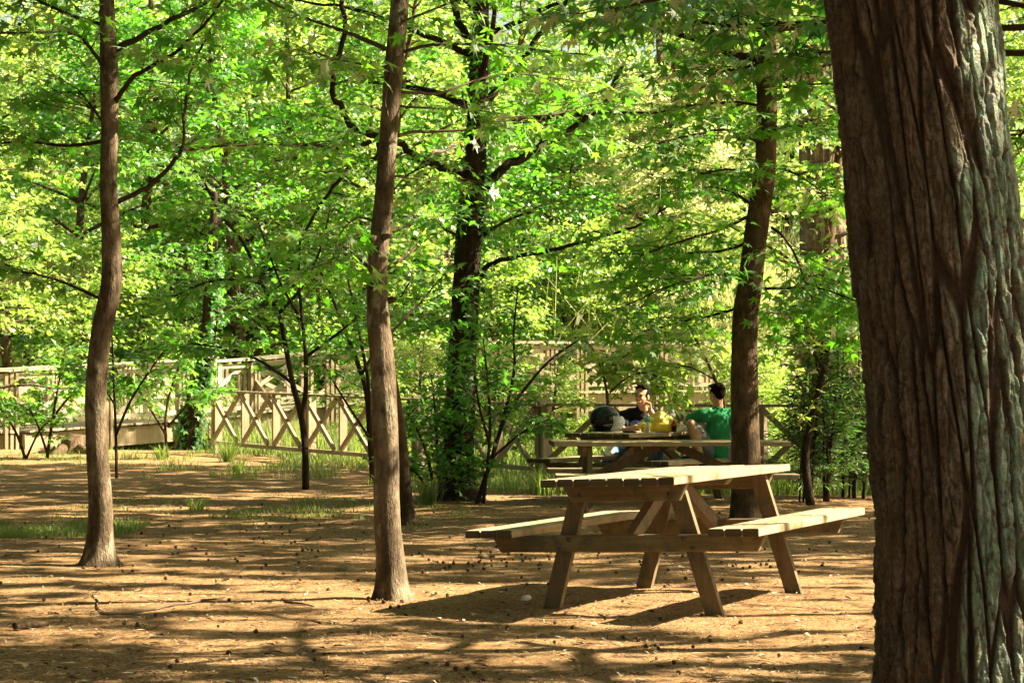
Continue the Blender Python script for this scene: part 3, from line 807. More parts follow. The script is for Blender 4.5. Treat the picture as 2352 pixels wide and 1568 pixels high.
def bottle(label, p, h, r, body, cap, lab, name='water_bottle'):
    t = thing(name, label, 'bottle', p); pr = [(r*.85,0),(r,.008)]
    for i in range(7): z = .02+i*.016*h/.24; pr += [(r,z),(r*.93,z+.008)]
    pr += [(r,h*.52),(r,h*.70),(r*.9,h*.76),(r*.55,h*.86),(r*.36,h*.91),(r*.36,h*.95)]
    mb = MB(); mb.lathe((0,0,0), pr, 20); bb = mb.build('bottle_body', body, t, True)
    mb = MB(); mb.lathe((0,0,0), [(r*.42,h*.93),(r*.42,h*.995),(r*.36,h)], 16); mb.build('cap', cap, t)
    mb = MB(); mb.lathe((0,0,0), [(r*1.02,h*.52),(r*1.02,h*.70)], 20); mb.build('paper_label', lab, bb, True)
bottle('clear water bottle with red cap and pale blue label before the yellow bag', on_table(1486.5,24.35), .235, .035, M['pet'], M['cap_red'], M['lab_blue'])
bottle('bottle with green cap rising behind the yellow bag', on_table(1543,25.15), .27, .04, M['pet'], M['cap_green'], M['plastic_white'])
bottle('dark cola bottle with red label half hidden by the yellow bag', on_table(1548,24.62)+Vector((0,0,0)), .13, .03, M['cola'], M['cap_red'], M['lab_red'], 'cola_bottle')
def pouch():
    p = on_table(1442,24.3); t = thing('glove','flat black glove with a red patch lying beside the helmet','glove',p,(0,0,.2))
    mb = MB(); mb.bm(ellip((0,0,.012),(.062,.04,.014)));
    for i in range(4): mb.bm(ellip((.055+.012*(1.5-abs(i-1.5)),-.03+i*.02,.011),(.035,.010,.010)))
    mb.build('glove_body', M['rubber'], t, True)
    mb = MB(); mb.bm(ellip((-.01,-.012,.023),(.026,.022,.008))); mb.build('patch', plain_mat('red_patch',(.6,.07,.03),.6), t, True)
pouch()
def plate():
    p = on_table(1580,25.05); t = thing('paper_plate','white paper plate lying flat right of the bags','plate',p)
    mb = MB(); mb.lathe((0,0,0),[(.06,.0),(.07,.003),(.10,.014),(.104,.015),(.07,.008),(.06,.006)],28); mb.build('plate_disc', M['plastic_white'], t, True)
p_ = plate()
mbk = MB(); mbk.box(-.07,.07,-.035,.035,0,.009,.003); ok = mbk.build('phone', M['rubber']); ok.location = on_table(1521,24.45); ok.rotation_euler = (0,0,.3)
tag(ok,'thin black phone lying flat in front of the yellow bag','phone')

# ================================================================== PEOPLE
def capsule(bmv, a, b, ra, rb, n=14):
    """closed tapered capsule added to MB"""
    a, b = Vector(a), Vector(b); d = (b-a); L = d.length; d = d/L if L > 1e-6 else UP.copy()
    prof = []
    for i in range(5): t = math.pi/2*(i/5); prof.append((ra*math.sin(t)+1e-4, -ra*math.cos(t)))
    prof.append((ra,0)); prof.append((rb,L))
    for i in range(1,6): t = math.pi/2*(i/5); prof.append((rb*math.cos(t)+1e-4, L+rb*math.sin(t)))
    q = UP.rotation_difference(d).to_matrix().to_4x4()
    bmv.lathe(a, prof, n, M4=q)
def remesh(name, mb, voxel, mat, parent, smooth_it=3, post=None):
    me = bpy.data.meshes.new(name+'_raw'); me.from_pydata(mb.v, [], mb.f); me.update()
    o = bpy.data.objects.new(name, me); COL.objects.link(o)
    m = o.modifiers.new('r','REMESH'); m.mode = 'VOXEL'; m.voxel_size = voxel
    s = o.modifiers.new('s','SMOOTH'); s.factor = .5; s.iterations = smooth_it
    bpy.context.view_layer.update()
    ev = o.evaluated_get(bpy.context.evaluated_depsgraph_get()); m2 = bpy.data.meshes.new_from_object(ev)
    bpy.data.objects.remove(o); m2.name = name; m2.materials.clear(); m2.materials.append(mat)
    m2.polygons.foreach_set('use_smooth', np.ones(len(m2.polygons), dtype=bool))
    if post: post(m2)
    return link(name, m2, parent)
M['skin'] = plain_mat('skin', (.50,.28,.17), .55, .35, .06, 30, **{'Subsurface Weight': .08})
M['hair'] = plain_mat('dark_hair', (.010,.007,.005), .95, .05, .4, 90, .8)
M['cloth_black'] = plain_mat('black_cotton', (.012,.012,.014), .9, .1, .3, 20, .3)
M['cloth_green'] = plain_mat('green_cotton', (.03,.24,.10), .85, .15, .12, 14, .5)
M['denim'] = plain_mat('blue_denim', (.10,.19,.36), .9, .1, .35, 30, .4)
M['denim_rip'] = plain_mat('frayed_denim', (.70,.72,.70), .9, .1, .1, 40, .4)
M['cloth_grey'] = plain_mat('grey_cotton', (.20,.23,.25), .9, .1, .15, 25, .4)
M['eye'] = plain_mat('eye_dark', (.015,.010,.008), .2, .5); M['teeth'] = plain_mat('teeth', (.8,.76,.68), .4)
M['lip'] = plain_mat('lip', (.42,.17,.12), .5); M['shoe'] = plain_mat('dark_shoe', (.02,.02,.022), .6); M['sole'] = plain_mat('pale_sole', (.6,.58,.5), .7)

def hand(mb, wrist, fdir, palm_n, curl, side, s=1.0):
    """palm + four bent fingers + thumb as capsules; fdir finger direction, palm_n palm normal, curl per joint (rad)"""
    f = Vector(fdir).normalized(); n = Vector(palm_n); n = (n-f*n.dot(f)).normalized(); l = f.cross(n)*side
    w = Vector(wrist)
    for k in (-1.2,-.4,.4,1.2):
        capsule(mb, w+l*k*.012*s, w+f*.085*s+l*k*.021*s, .013*s, .012*s, 8)
    for i, (k, L) in enumerate(zip((-1.5,-.5,.5,1.5),(.066,.078,.073,.057))):
        p = w+f*.09*s+l*k*.020*s; d = f.copy(); ang = 0
        for j, seg in enumerate((.45,.32,.23)):
            ang += curl*(1+.08*i); d = f*math.cos(ang)+n*math.sin(ang)
            q = p+d*L*seg*s*1.1; capsule(mb, p, q, (.0098-.0009*j)*s, (.0092-.0009*j)*s, 8); p = q
    p = w+f*.025*s-l*.030*s; q = p+(f*.6-l*.75+n*.35).normalized()*.038*s; capsule(mb, p, q, .012*s, .0105*s, 8)
    q2 = q+(f*.9-l*.15+n*.5).normalized()*.032*s; capsule(mb, q, q2, .0105*s, .0085*s, 8)

def head_parts(t, mb, c, fwd, up, hair_style):
    """c: head centre. Adds skull, jaw, nose, ears to body mb and returns frame"""
    f = Vector(fwd).normalized(); u = Vector(up); u = (u-f*u.dot(f)).normalized(); s = u.cross(f)   # s = person's left
    R = Matrix((f, s, u)).transposed()
    def W(x, y, z): return Vector(c)+f*x+s*y+u*z
    def E(x, y, z, rad, sub=3): mb.bm(ellip(W(x,y,z), rad, R, sub))
    E(-.012,0,.030,(.094,.074,.088)); E(.022,0,-.02,(.070,.064,.085)); E(.034,0,-.062,(.050,.048,.045)); E(.058,0,-.092,(.024,.026,.018))
    E(.062,.030,-.022,(.026,.022,.022)); E(.062,-.030,-.022,(.026,.022,.022))     # cheeks
    E(.080,0,.030,(.016,.050,.012))                                             # brow
    capsule(mb, W(.083,0,.022), W(.106,0,-.020), .008, .013, 10); E(.094,.011,-.024,(.010,.008,.007)); E(.094,-.011,-.024,(.010,.008,.007))
    E(.085,0,-.053,(.014,.024,.009))
    for y in (-1,1): E(-.008,y*.076,-.008,(.020,.010,.032)); E(-.006,y*.073,-.034,(.010,.008,.011))
    # face details
    for y in (-1,1):
        m2 = MB(); m2.bm(ellip(W(.082,y*.032,.008),(.010,.016,.006),R,2)); m2.build('eye', M['eye'], t, True)
        m2 = MB(); m2.tube([W(.090,y*.014,.026),W(.093,y*.032,.034),W(.078,y*.052,.027)],[.005,.0055,.003],6); m2.build('eyebrow', M['hair'], t, True)
    m2 = MB(); m2.tube([W(.079,-.034,-.047),W(.092,-.018,-.054),W(.098,0,-.056),W(.092,.018,-.054),W(.079,.034,-.047)],[.003,.0075,.009,.0075,.003],8); m2.build('teeth', M['teeth'], t, True)
    m2 = MB(); m2.tube([W(.080,-.036,-.045),W(.096,-.018,-.047),W(.1015,0,-.048),W(.096,.018,-.047),W(.080,.036,-.045)],[.003,.0045,.005,.0045,.003],6)
    m2.tube([W(.080,-.036,-.048),W(.094,-.018,-.063),W(.099,0,-.067),W(.094,.018,-.063),W(.080,.036,-.048)],[.003,.005,.006,.005,.003],6); m2.build('lips', M['lip'], t, True)
    # hair
    h = MB(); r = random.Random(4)
    h.bm(ellip(W(-.032,0,.056),(.080,.0755,.072),R)); h.bm(ellip(W(-.055,0,.015),(.055,.068,.075),R))
    for y in (-1,1): h.bm(ellip(W(-.022,y*.062,.034),(.058,.017,.040),R)); h.bm(ellip(W(.022,y*.062,.022),(.014,.012,.034),R))
    if hair_style == 'quiff':
        for i in range(60):
            a = r.uniform(-1,1); b = r.uniform(-.9,.75)
            h.bm(ellip(W(.0+b*.062, a*.052, .112+.018*r.random()-.022*abs(a)-.03*max(0,-b)), (.018,.016,.016), R, 1))
        for i in range(16): h.bm(ellip(W(.040+r.uniform(-.012,.014), r.uniform(-.042,.042), .118+r.uniform(-.008,.016)), (.016,.014,.014), R, 1))
    else:
        for i in range(80):
            a = r.uniform(-1,1); b = r.uniform(-1,.7)
            h.bm(ellip(W(.0+b*.08, a*.06, .10+.014*r.random()-.025*abs(a)-.05*max(0,-b)), (.020,.018,.016), R, 1))
    remesh('hair', h, .006, M['hair'], t, 1)
    return W

def man_black():
    base = Vector((1.40,26.0,0)); t = thing('person','smiling person in black shirt resting chin on fist at the rear table','person',base)
    L = lambda x, y, z: Vector((x,y,z))-base
    mb = MB(); hc = L(1.482,25.80,1.140)
    W = head_parts(t, mb, hc, (-.50,-.86,-.03), (.05,-.05,1), 'quiff')
    capsule(mb, L(1.505,25.88,.95), L(1.489,25.83,1.08), .058, .054)
    capsule(mb, L(1.40,26.0,.55), L(1.44,25.97,.72), .125, .12); capsule(mb, L(1.43,25.97,.72), L(1.48,25.92,.88), .125, .115)
    capsule(mb, L(1.33,25.92,.925), L(1.62,25.90,.925), .065, .065)
    # right arm (picture left): hangs to the table behind the helmet
    rs, re, rw = L(1.285,25.90,.915), L(1.245,25.68,.74), L(1.40,25.48,.80)
    capsule(mb, rs, re, .052, .042); capsule(mb, re, rw, .041, .028); hand(mb, rw, (.9,-.35,-.1), (0,0,-1), .25, 1)
    # left arm: elbow on the table, fist under the chin
    ls, le, lw = L(1.665,25.88,.915), L(1.665,25.62,.795), L(1.578,25.68,.975)
    capsule(mb, ls, le, .052, .044); capsule(mb, le, lw, .042, .028); hand(mb, lw, (-.15,.02,1), (-.9,-.05,-.1), .95, 1)
    # legs
    rh, rk, ra = L(1.31,25.94,.55), L(1.115,25.56,.52), L(.985,25.47,.09)
    lh, lk, la = L(1.50,25.95,.55), L(1.64,25.60,.50), L(1.70,25.62,.09)
    for h, k, a in ((rh,rk,ra),(lh,lk,la)): capsule(mb, h, k, .082, .058); capsule(mb, k, a, .056, .038); capsule(mb, a, a+Vector((-.03,-.16,-.045)), .035, .03)
    remesh('body', mb, .007, M['skin'], t, 2)
    s = MB()
    capsule(s, L(1.40,26.0,.56), L(1.44,25.97,.72), .150, .140); capsule(s, L(1.44,25.97,.72), L(1.485,25.915,.87), .145, .130)
    capsule(s, L(1.325,25.92,.915), L(1.63,25.90,.92), .082, .082); capsule(s, L(1.36,25.92,.94), L(1.60,25.90,.945), .075, .075); capsule(s, L(1.48,25.90,.95), L(1.495,25.88,1.015), .100, .067)
    capsule(s, rs, rs.lerp(re,.62), .073, .066); capsule(s, ls, ls.lerp(le,.62), .073, .066)
    s.bm(ellip(L(1.455,25.93,.80),(.175,.12,.15)))
    sh = remesh('shirt', s, .009, M['cloth_black'], t, 3)
    j = MB()
    capsule(j, L(1.33,25.98,.545), L(1.48,25.98,.545), .125, .125)
    for h, k, a in ((rh,rk,ra),(lh,lk,la)): capsule(j, h, k, .097, .073); capsule(j, k, k.lerp(a,.9), .071, .058)
    je = remesh('jeans', j, .009, M['denim'], t, 2)
    pt = MB(); r_ = Matrix((Vector((-.2,-.9,.35)).normalized(), Vector((.95,-.2,.0)).normalized(), Vector((.1,.35,.92)).normalized())).transposed()
    pt.bm(ellip(rk+Vector((-.012,-.036,.002)), (.050,.060,.072), r_)); pt.build('ripped_knee', M['denim_rip'], je, True)
    for a in (ra, la):
        q = MB(); capsule(q, a+Vector((.005,.02,-.05)), a+Vector((-.05,-.19,-.055)), .044, .040); o = remesh('shoe', q, .008, M['shoe'], t, 1)
        q = MB(); capsule(q, a+Vector((.005,.02,-.079)), a+Vector((-.05,-.19,-.079)), .046, .043); q.v = [(x,y,max(-.0+0.003-a.z+a.z,min(z,.022))) for x,y,z in q.v]; q.build('sole', M['sole'], o, True)
    # printed oval with lettering on the chest, as real thin cloth print
    fd = Vector((-.10,-.97,.18)).normalized(); sd = Vector((1,-.1,-.02)).normalized(); ud = sd.cross(fd)*-1
    cpt = L(1.415,25.755,.835)
    q = MB(); vs = [cpt+sd*.085*math.cos(a)+ud*.036*math.sin(a)+fd*(.006-.020*math.cos(a)**2) for a in np.linspace(0,6.283,33)[:-1]]
    q.add(vs+[v-fd*.012 for v in vs], [tuple(range(32))]+[(i,(i+1)%32,32+(i+1)%32,32+i) for i in range(32)]); q.build('shirt_print', plain_mat('blue_print',(.08,.15,.42),.8), sh)
    cu = bpy.data.curves.new('mark','FONT'); cu.body = 'alnlnr'; cu.size = .062; cu.align_x = 'CENTER'; cu.align_y = 'CENTER'; cu.extrude = .001
    tmp = bpy.data.objects.new('mark', cu); COL.objects.link(tmp); bpy.context.view_layer.update()
    me = bpy.data.meshes.new_from_object(tmp.evaluated_get(bpy.context.evaluated_depsgraph_get())); bpy.data.objects.remove(tmp)
    me.materials.clear(); me.materials.append(plain_mat('print_letters',(.30,.38,.62),.8))
    for v in me.vertices: v.co = cpt+sd*v.co.x+ud*v.co.y+fd*(.010+v.co.z-.020*(v.co.x/.085)**2)
    link('lettering', me, sh)
man_black()

def man_green():
    base = Vector((2.25,24.68,0)); t = thing('person','person in green shirt and grey shorts seen from behind, knee raised','person',base)
    L = lambda x, y, z: Vector((x,y,z))-base
    mb = MB(); hc = L(2.235,24.70,1.175)
    head_parts(t, mb, hc, (-.50,.86,.02), (0,0,1), 'short')
    capsule(mb, L(2.25,24.68,.96), L(2.243,24.69,1.11), .060, .056)
    capsule(mb, L(2.25,24.68,.56), L(2.24,24.66,.74), .115, .112); capsule(mb, L(2.24,24.66,.74), L(2.25,24.68,.90), .112, .10)
    ls, le, lw = L(2.075,24.60,.95), L(1.905,24.72,.875), L(2.02,24.93,.83)
    rs, re, rw = L(2.43,24.76,.95), L(2.44,24.98,.79), L(2.20,25.10,.80)
    capsule(mb, ls+Vector((.03,.01,-.01)), rs+Vector((-.03,-.01,-.01)), .055, .055)
    for a, b, c in ((ls,le,lw),(rs,re,rw)): capsule(mb, a, b, .050, .044); capsule(mb, b, c, .043, .029)
    hand(mb, lw, (.85,.5,-.1), (0,0,-1), .35, 1); hand(mb, rw, (-.9,.3,-.12), (0,0,-1), .2, 1)
    lh, lk, la = L(2.17,24.64,.56), L(1.945,24.56,.845), L(2.035,24.42,.50)
    rh, rk, ra = L(2.33,24.72,.56), L(2.03,24.98,.54), L(1.99,25.02,.09)
    for h, k, a in ((lh,lk,la),(rh,rk,ra)): capsule(mb, h, k, .085, .060); capsule(mb, k, a, .058, .038); capsule(mb, a, a+Vector((-.12,.09,-.03)), .036, .03)
    mb.bm(ellip(lk.lerp(la,.35)+Vector((.02,.0,0)),(.05,.05,.09)))
    remesh('body', mb, .007, M['skin'], t, 2)
    s = MB()
    capsule(s, L(2.255,24.67,.53), L(2.24,24.65,.74), .140, .138); capsule(s, L(2.24,24.65,.74), L(2.25,24.68,.89), .142, .125)
    capsule(s, ls+Vector((.02,0,-.01)), rs+Vector((-.02,0,-.01)), .078, .078); capsule(s, L(2.25,24.68,.95), L(2.245,24.68,.995), .105, .070)
    capsule(s, ls, ls.lerp(le,.72), .070, .066); capsule(s, rs, rs.lerp(re,.7), .070, .066)
    def folds(me):
        A = np.array([v.co[:] for v in me.vertices]); k = (fbm(A[:,0]*9, A[:,1]*9, A[:,2]*5, 2)-.5)*.022
        for v, x in zip(me.vertices, k): v.co += v.normal*float(x)
    remesh('shirt', s, .009, M['cloth_green'], t, 3, folds)
    j = MB(); capsule(j, L(2.17,24.67,.55), L(2.34,24.69,.55), .128, .128)
    capsule(j, lh, lh.lerp(lk,.80), .102, .085); capsule(j, rh, rh.lerp(rk,.9), .102, .085)
    remesh('shorts', j, .009, M['cloth_grey'], t, 3, folds)
    for a in (la, ra):
        q = MB(); capsule(q, a+Vector((.02,-.01,-.03)), a+Vector((-.17,.12,-.035)), .044, .040); remesh('shoe', q, .008, M['shoe'], t, 1)
man_green()

# ================================================================== FENCES, BRIDGES
def fence(label, A, B, zA, zB, bays, posts, name='wooden_fence', hb=.20, ht=1.04):
    A, B = Vector((*A,0)), Vector((*B,0)); t = thing(name, label, "fence", (A.x,A.y,0), group='crossed timber fences')
    O = Vector((A.x,A.y,0)); d = (B-A).normalized(); nrm = Vector((-d.y, d.x, 0))
    def at(k, z): p = A.lerp(B, k/bays)-O; return Vector((p.x, p.y, zA+(zB-zA)*k/bays+z))
    mb = MB(); mb.bar(at(-.12,ht), at(bays+.12,ht), .035, .12, (0,0,1), .004); mb.build('top_rail', M['fence'], t)
    mb = MB(); mb.bar(at(-.08,hb), at(bays+.08,hb), .06, .05, (0,0,1), .004); mb.build('bottom_rail', M['fence'], t)
    for k in range(bays+1):
        main = k in posts; w = .15 if main else .085
        mb = MB(); p0, p1 = at(k, -.3 if main else hb+.0301), at(k, ht+.06 if main else ht-.018)
        off = nrm*(.028)
        if main:
            mb.bar(p0-d*.045, p1-d*.045, .05, .14, d, .004); mb.bar(p0+d*.045, p1+d*.045-Vector((0,0,.05)), .05, .14, d, .004)
            mb.v = [tuple(Vector(v)+nrm*.09) for v in mb.v]
        else: mb.bar(p0+off*2.3, p1+off*2.3, .04, .13, d, .003)
        mb.build('post' if main else 'picket', M['fence'], t)
    for k in range(bays):
        for a, b, o in ((at(k+.07,hb+.05), at(k+.93,ht-.04), -.012), (at(k+.07,ht-.04), at(k+.93,hb+.05), -.050)):
            mb = MB(); mb.bar(a+nrm*o, b+nrm*o, .07, .034, (0,0,1), .003); mb.build('brace', M['fence'], t)
    return t
fence('long crossed timber fence running from behind the slim trunk to ivy trunk', (-4.9,37), (.35,29.5), .12, -.03, 9, {0,3,6,9})
fence('crossed timber fence standing behind the rear picnic table', (.35,29.5), (3.05,28.1), -.03, -.03, 3, {0,3})
fence('shaded crossed timber fence inside the right hand shrubs', (3.05,28.1), (6.6,26.6), -.03, 0, 4, {0,2,4})

def walkway(name, label, pts, rail_h, width, bay, group=None):
    """deck on side beams with two crossed railings; pts: centreline (x,y,z deck)"""
    pts = [Vector(p) for p in pts]; O = pts[0].copy(); t = thing(name, label, 'footbridge', (O.x,O.y,0), group='timber walkways over the water')
    O.z = 0; r = random.Random(8)
    L = [0]
    for a, b in zip(pts, pts[1:]): L.append(L[-1]+(b-a).length)
    def at(s):
        s = max(0, min(L[-1], s))
        for i in range(len(pts)-1):
            if s <= L[i+1]: return pts[i].lerp(pts[i+1], (s-L[i])/(L[i+1]-L[i]))-O, (pts[i+1]-pts[i]).normalized()
        return pts[-1]-O, (pts[-1]-pts[-2]).normalized()
    mb = MB(); n = int(L[-1]/.16)
    for i in range(n):
        p, d = at((i+.5)*.16); nr = Vector((-d.y,d.x,0)).normalized(); w = width/2+r.uniform(.02,.08)
        mb.bar(p-nr*w, p+nr*w, .04, .145, (0,0,1))
    mb.build('deck', M['bridge'], t)
    for sd in (-1,1):
        for a, b in zip(pts, pts[1:]):
            d = (b-a).normalized(); nr = Vector((-d.y,d.x,0)).normalized()
            mb = MB(); o = nr*sd*(width/2-.06)-O-Vector((0,0,.20)); mb.bar(a+o-Vector((0,0,.02)), b+o-Vector((0,0,.02)), .34, .07, (0,0,1), .005); mb.build('side_beam', M['fence'], t)
        nb = max(2, round(L[-1]/bay)); st = L[-1]/nb
        rail = []
        for k in range(nb+1):
            p, d = at(k*st); nr = Vector((-d.y,d.x,0)).normalized(); q = p+nr*sd*(width/2+.0); rail.append((q, d, nr))
            mb = MB()
            for o in (-.10,0,.10): mb.bar(q+d*o+Vector((0,0,-.75)), q+d*o+Vector((0,0,rail_h-.06)), .05, .12, d, .004)
            mb.build('post', M['fence'], t)
        for k in range(nb):
            (a,d,nr), (b,_,_) = rail[k], rail[k+1]; z = Vector((0,0,1))
            mb = MB(); mb.bar(a+z*rail_h, b+z*rail_h, .045, .20, (0,0,1), .004); mb.build('top_rail', M['bridge'], t)
            mb = MB(); mb.bar(a+z*(rail_h-.12), b+z*(rail_h-.12), .07, .04, (0,0,1), .003); mb.build('upper_rail', M['bridge'], t)
            mb = MB(); mb.bar(a+z*.16, b+z*.16, .08, .04, (0,0,1), .003); mb.build('lower_rail', M['bridge'], t)
            h1, h0 = rail_h-.16, .20
            for (u0,v0,u1,v1,o) in ((.16,h0,.84,h1,.05),(.16,h1,.84,h0,.09),(.38,(h0+h1)/2-.16,.62,(h0+h1)/2-.16,.13),(.38,(h0+h1)/2+.16,.62,(h0+h1)/2+.16,.13)):
                mb = MB(); mb.bar(a.lerp(b,u0)+z*v0+nr*o, a.lerp(b,u1)+z*v1+nr*o, .085, .038, (0,0,1), .003); mb.build('brace', M['bridge'], t)
            for u in ((.5,) if sd < 0 else ()):
                mb = MB(); mb.bar(a.lerp(b,u)+z*.20-nr*.02, a.lerp(b,u)+z*(rail_h-.03)-nr*.02, .075, .035, d, .003); mb.build('picket', M['bridge'], t)
    return t
walkway('boardwalk','low timber boardwalk with crossed railings at the left edge', [(-12.5,39.0,.36),(-9.3,41.0,.42),(-5.7,45.2,.66)], 1.10, 1.6, 1.7)
walkway('footbridge','sunlit arched timber footbridge with crossed railings crossing behind the fence', [(-5.6,45.4,.68),(-3.4,46.3,.90),(-.5,47.4,1.08),(3.5,48.9,1.12),(8,50.4,1.0)], 1.06, 1.7, 1.9)
# diagonal stays against the footbridge end
def stay():
    a = P(560,842,44.9); b = P(632,940,44.3)
    mb = MB(); mb.bar(a, b, .12, .05, (0,0,1), .004); offset_mb(mb, b); o = mb.build('diagonal_strut', M['fence']); o.location = b
    tag(o,'thick slanted timber strut leaning on the footbridge end','strut')
stay()

# ================================================================== TREES
def keep_sunny(p):
    """gaps in the canopy: leaves whose shadow would land on these places are absent"""
    rs = np.random.RandomState(99)
    k = p[:,2]/SUN.z; gx = p[:,0]-SUN.x*k; gy = p[:,1]-SUN.y*k
    k2 = (p[:,2]-.6)/SUN.z; tx = p[:,0]-SUN.x*k2; ty = p[:,1]-SUN.y*k2
    drop = np.zeros(len(p))
    for cx, cy, rx, ry, pr in GAPS:
        if rx != ry*1.0 and abs(ry-rx*.9) > 1e-6: rx, ry, pr = rx*1.08, ry*1.3, min(.98, pr*1.1)
        e = ((gx-cx)/rx)**2+((gy-cy)/ry)**2; drop = np.maximum(drop, pr*(e < 1))
    lx = (tx-T1.location.x)*math.cos(th)-(ty-T1.location.y)*math.sin(th); ly = (tx-T1.location.x)*math.sin(th)+(ty-T1.location.y)*math.cos(th)
    drop = np.maximum(drop, .985*((np.abs(lx) < 1.05) & (np.abs(ly) < 1.3)))
    return rs.uniform(0,1,len(p)) >= drop
def G3(x, y, z, r, p):     # a gap that lets the sun reach the point (x, y, z)
    return (x-SUN.x/SUN.z*z, y-SUN.y/SUN.z*z, r, r*.9, p)
GAPS = [G3(1.48,25.8,1.17,.9,.99),G3(1.6,24.75,.85,.45,.9),G3(-.7,13.5,.45,.42,.95),G3(-.72,13.5,1.15,.45,.95),G3(-.78,13.5,1.9,.4,.9),G3(-.8,13.5,2.7,.35,.85),G3(-2.95,16.2,.5,.4,.92),G3(-2.95,16.2,1.2,.4,.92),G3(-2.9,16.2,2.2,.4,.85),G3(2.1,20.1,.9,.35,.92),G3(2.1,20.1,1.9,.35,.85),G3(1.3,26.0,.5,.3,.9),(-.6,10.7,1.1,.3,.8),(-1.6,11.2,.7,.22,.8),(.9,11.0,.9,.4,.8),(-1.7,15.6,1.3,.25,.7),(-.3,16.6,1.2,.3,.7),(1.0,17.5,1.0,.4,.7),(-3.3,13.6,.8,.3,.8),(-2.5,11.7,.6,.2,.7),(-.4,9.9,.9,.2,.5),(1.2,10.1,.7,.2,.6),(-2.8,20.8,.9,.3,.7),(-4.2,23.5,1.2,.5,.7),(-1.5,23.2,.7,.35,.7),(2.4,16.4,.9,.5,.7),(2.2,9.8,.6,.2,.5),(-.2,13.6,1.05,.95,.97),(1.7,12.6,.9,1.1,.96),(2.1,14.6,.8,.8,.92),(-1.35,12.25,.55,.30,.93),(-2.4,14.85,1.5,.22,.85),(-1.0,14.2,.8,.3,.85),(-2.0,13.1,.9,.25,.6),(-.1,11.3,.8,.25,.6),(-1.5,18.8,1.4,.5,.7),(.4,20.3,1.0,.5,.7),(-2.6,26,1.6,.6,.7),(-2.6,16.8,.9,.35,.5)]

class Tree:
    def __init__(self, name, label, cat, base, seed, group=None):
        self.t = thing(name, label, cat, base, group=group); self.o = Vector(base); self.r = random.Random(seed); self.F = Foliage()
    def trunk(self, sp, rr, mat, n=20, knob=.06, flare=1.35):
        mb = offset_mb(trunk_mesh(sp, rr, self.r, n, knob, flare), self.o); self.sp, self.rr = sp, rr
        return mb.build('trunk', mat, self.t, True)
    def branch(self, pts, r0, r1, mat, n=8):
        sp = smooth_path(pts, 4); k = len(sp)
        sp = [p + (rv(self.r, r0*.35) if 0 < i < k-1 else Vector((0,0,0))) for i, p in enumerate(sp)]
        mb = MB(); mb.tube(sp, [r0+(r1-r0)*(i/(k-1))**.8 for i in range(k)], n); offset_mb(mb, self.o)
        mb.build('branch', mat, self.t, True); return sp
    def crown(self, lmat, tmat, template=STAR, keep=None):
        return self.F.build('crown', lmat, tmat, self.t, template, self.o, keep)
def pb(pts, d, k):   # picture polyline at depth d, receding by k over its length
    n = len(pts)-1
    return [P(x, y, d+k*i/n) for i, (x, y) in enumerate(pts)]
def limbs_auto(T, z0, z1, n, R, r0, mat, tl, nt, leaf, step, sub=2, rise=.35, az=None, asmesh=True, upn=1.0, droop=.25, mb=None, twr=.005, lr=1.0):
    """layered limbs round the trunk between heights z0..z1"""
    r = T.r
    for i in range(n):
        f = (i+.5)/n; z = z0+(z1-z0)*f
        # point on the trunk
        j = min(range(len(T.sp)), key=lambda q: abs(T.sp[q].z-z)); p = T.sp[j].copy()
        a = (i*2.399+r.uniform(-.4,.4)) if az is None else r.uniform(*az)
        L = R*(.55+.45*math.sin(math.pi*min(1,f*.8+.25)))*r.uniform(.75,1.15)*(1-.45*max(0,f-.6)/.4)
        d = Vector((math.cos(a), math.sin(a), rise+.5*f)).normalized(); path = [p]
        for k in range(5):
            d = (d+rv(r,.16)-UP*.06).normalized(); path.append(path[-1]+d*L/5)
        rad = [lr*r0*(1-.7*f)*(1-.85*k/5) for k in range(6)]
        if asmesh: path = T.branch(path, rad[0], rad[-1], mat, 7)
        elif mb is not None: mb.tube([q-T.o for q in path], rad, 5)
        spray(T.F, path, r, tl, nt, leaf, step, .18, twr, droop, sub, upn)

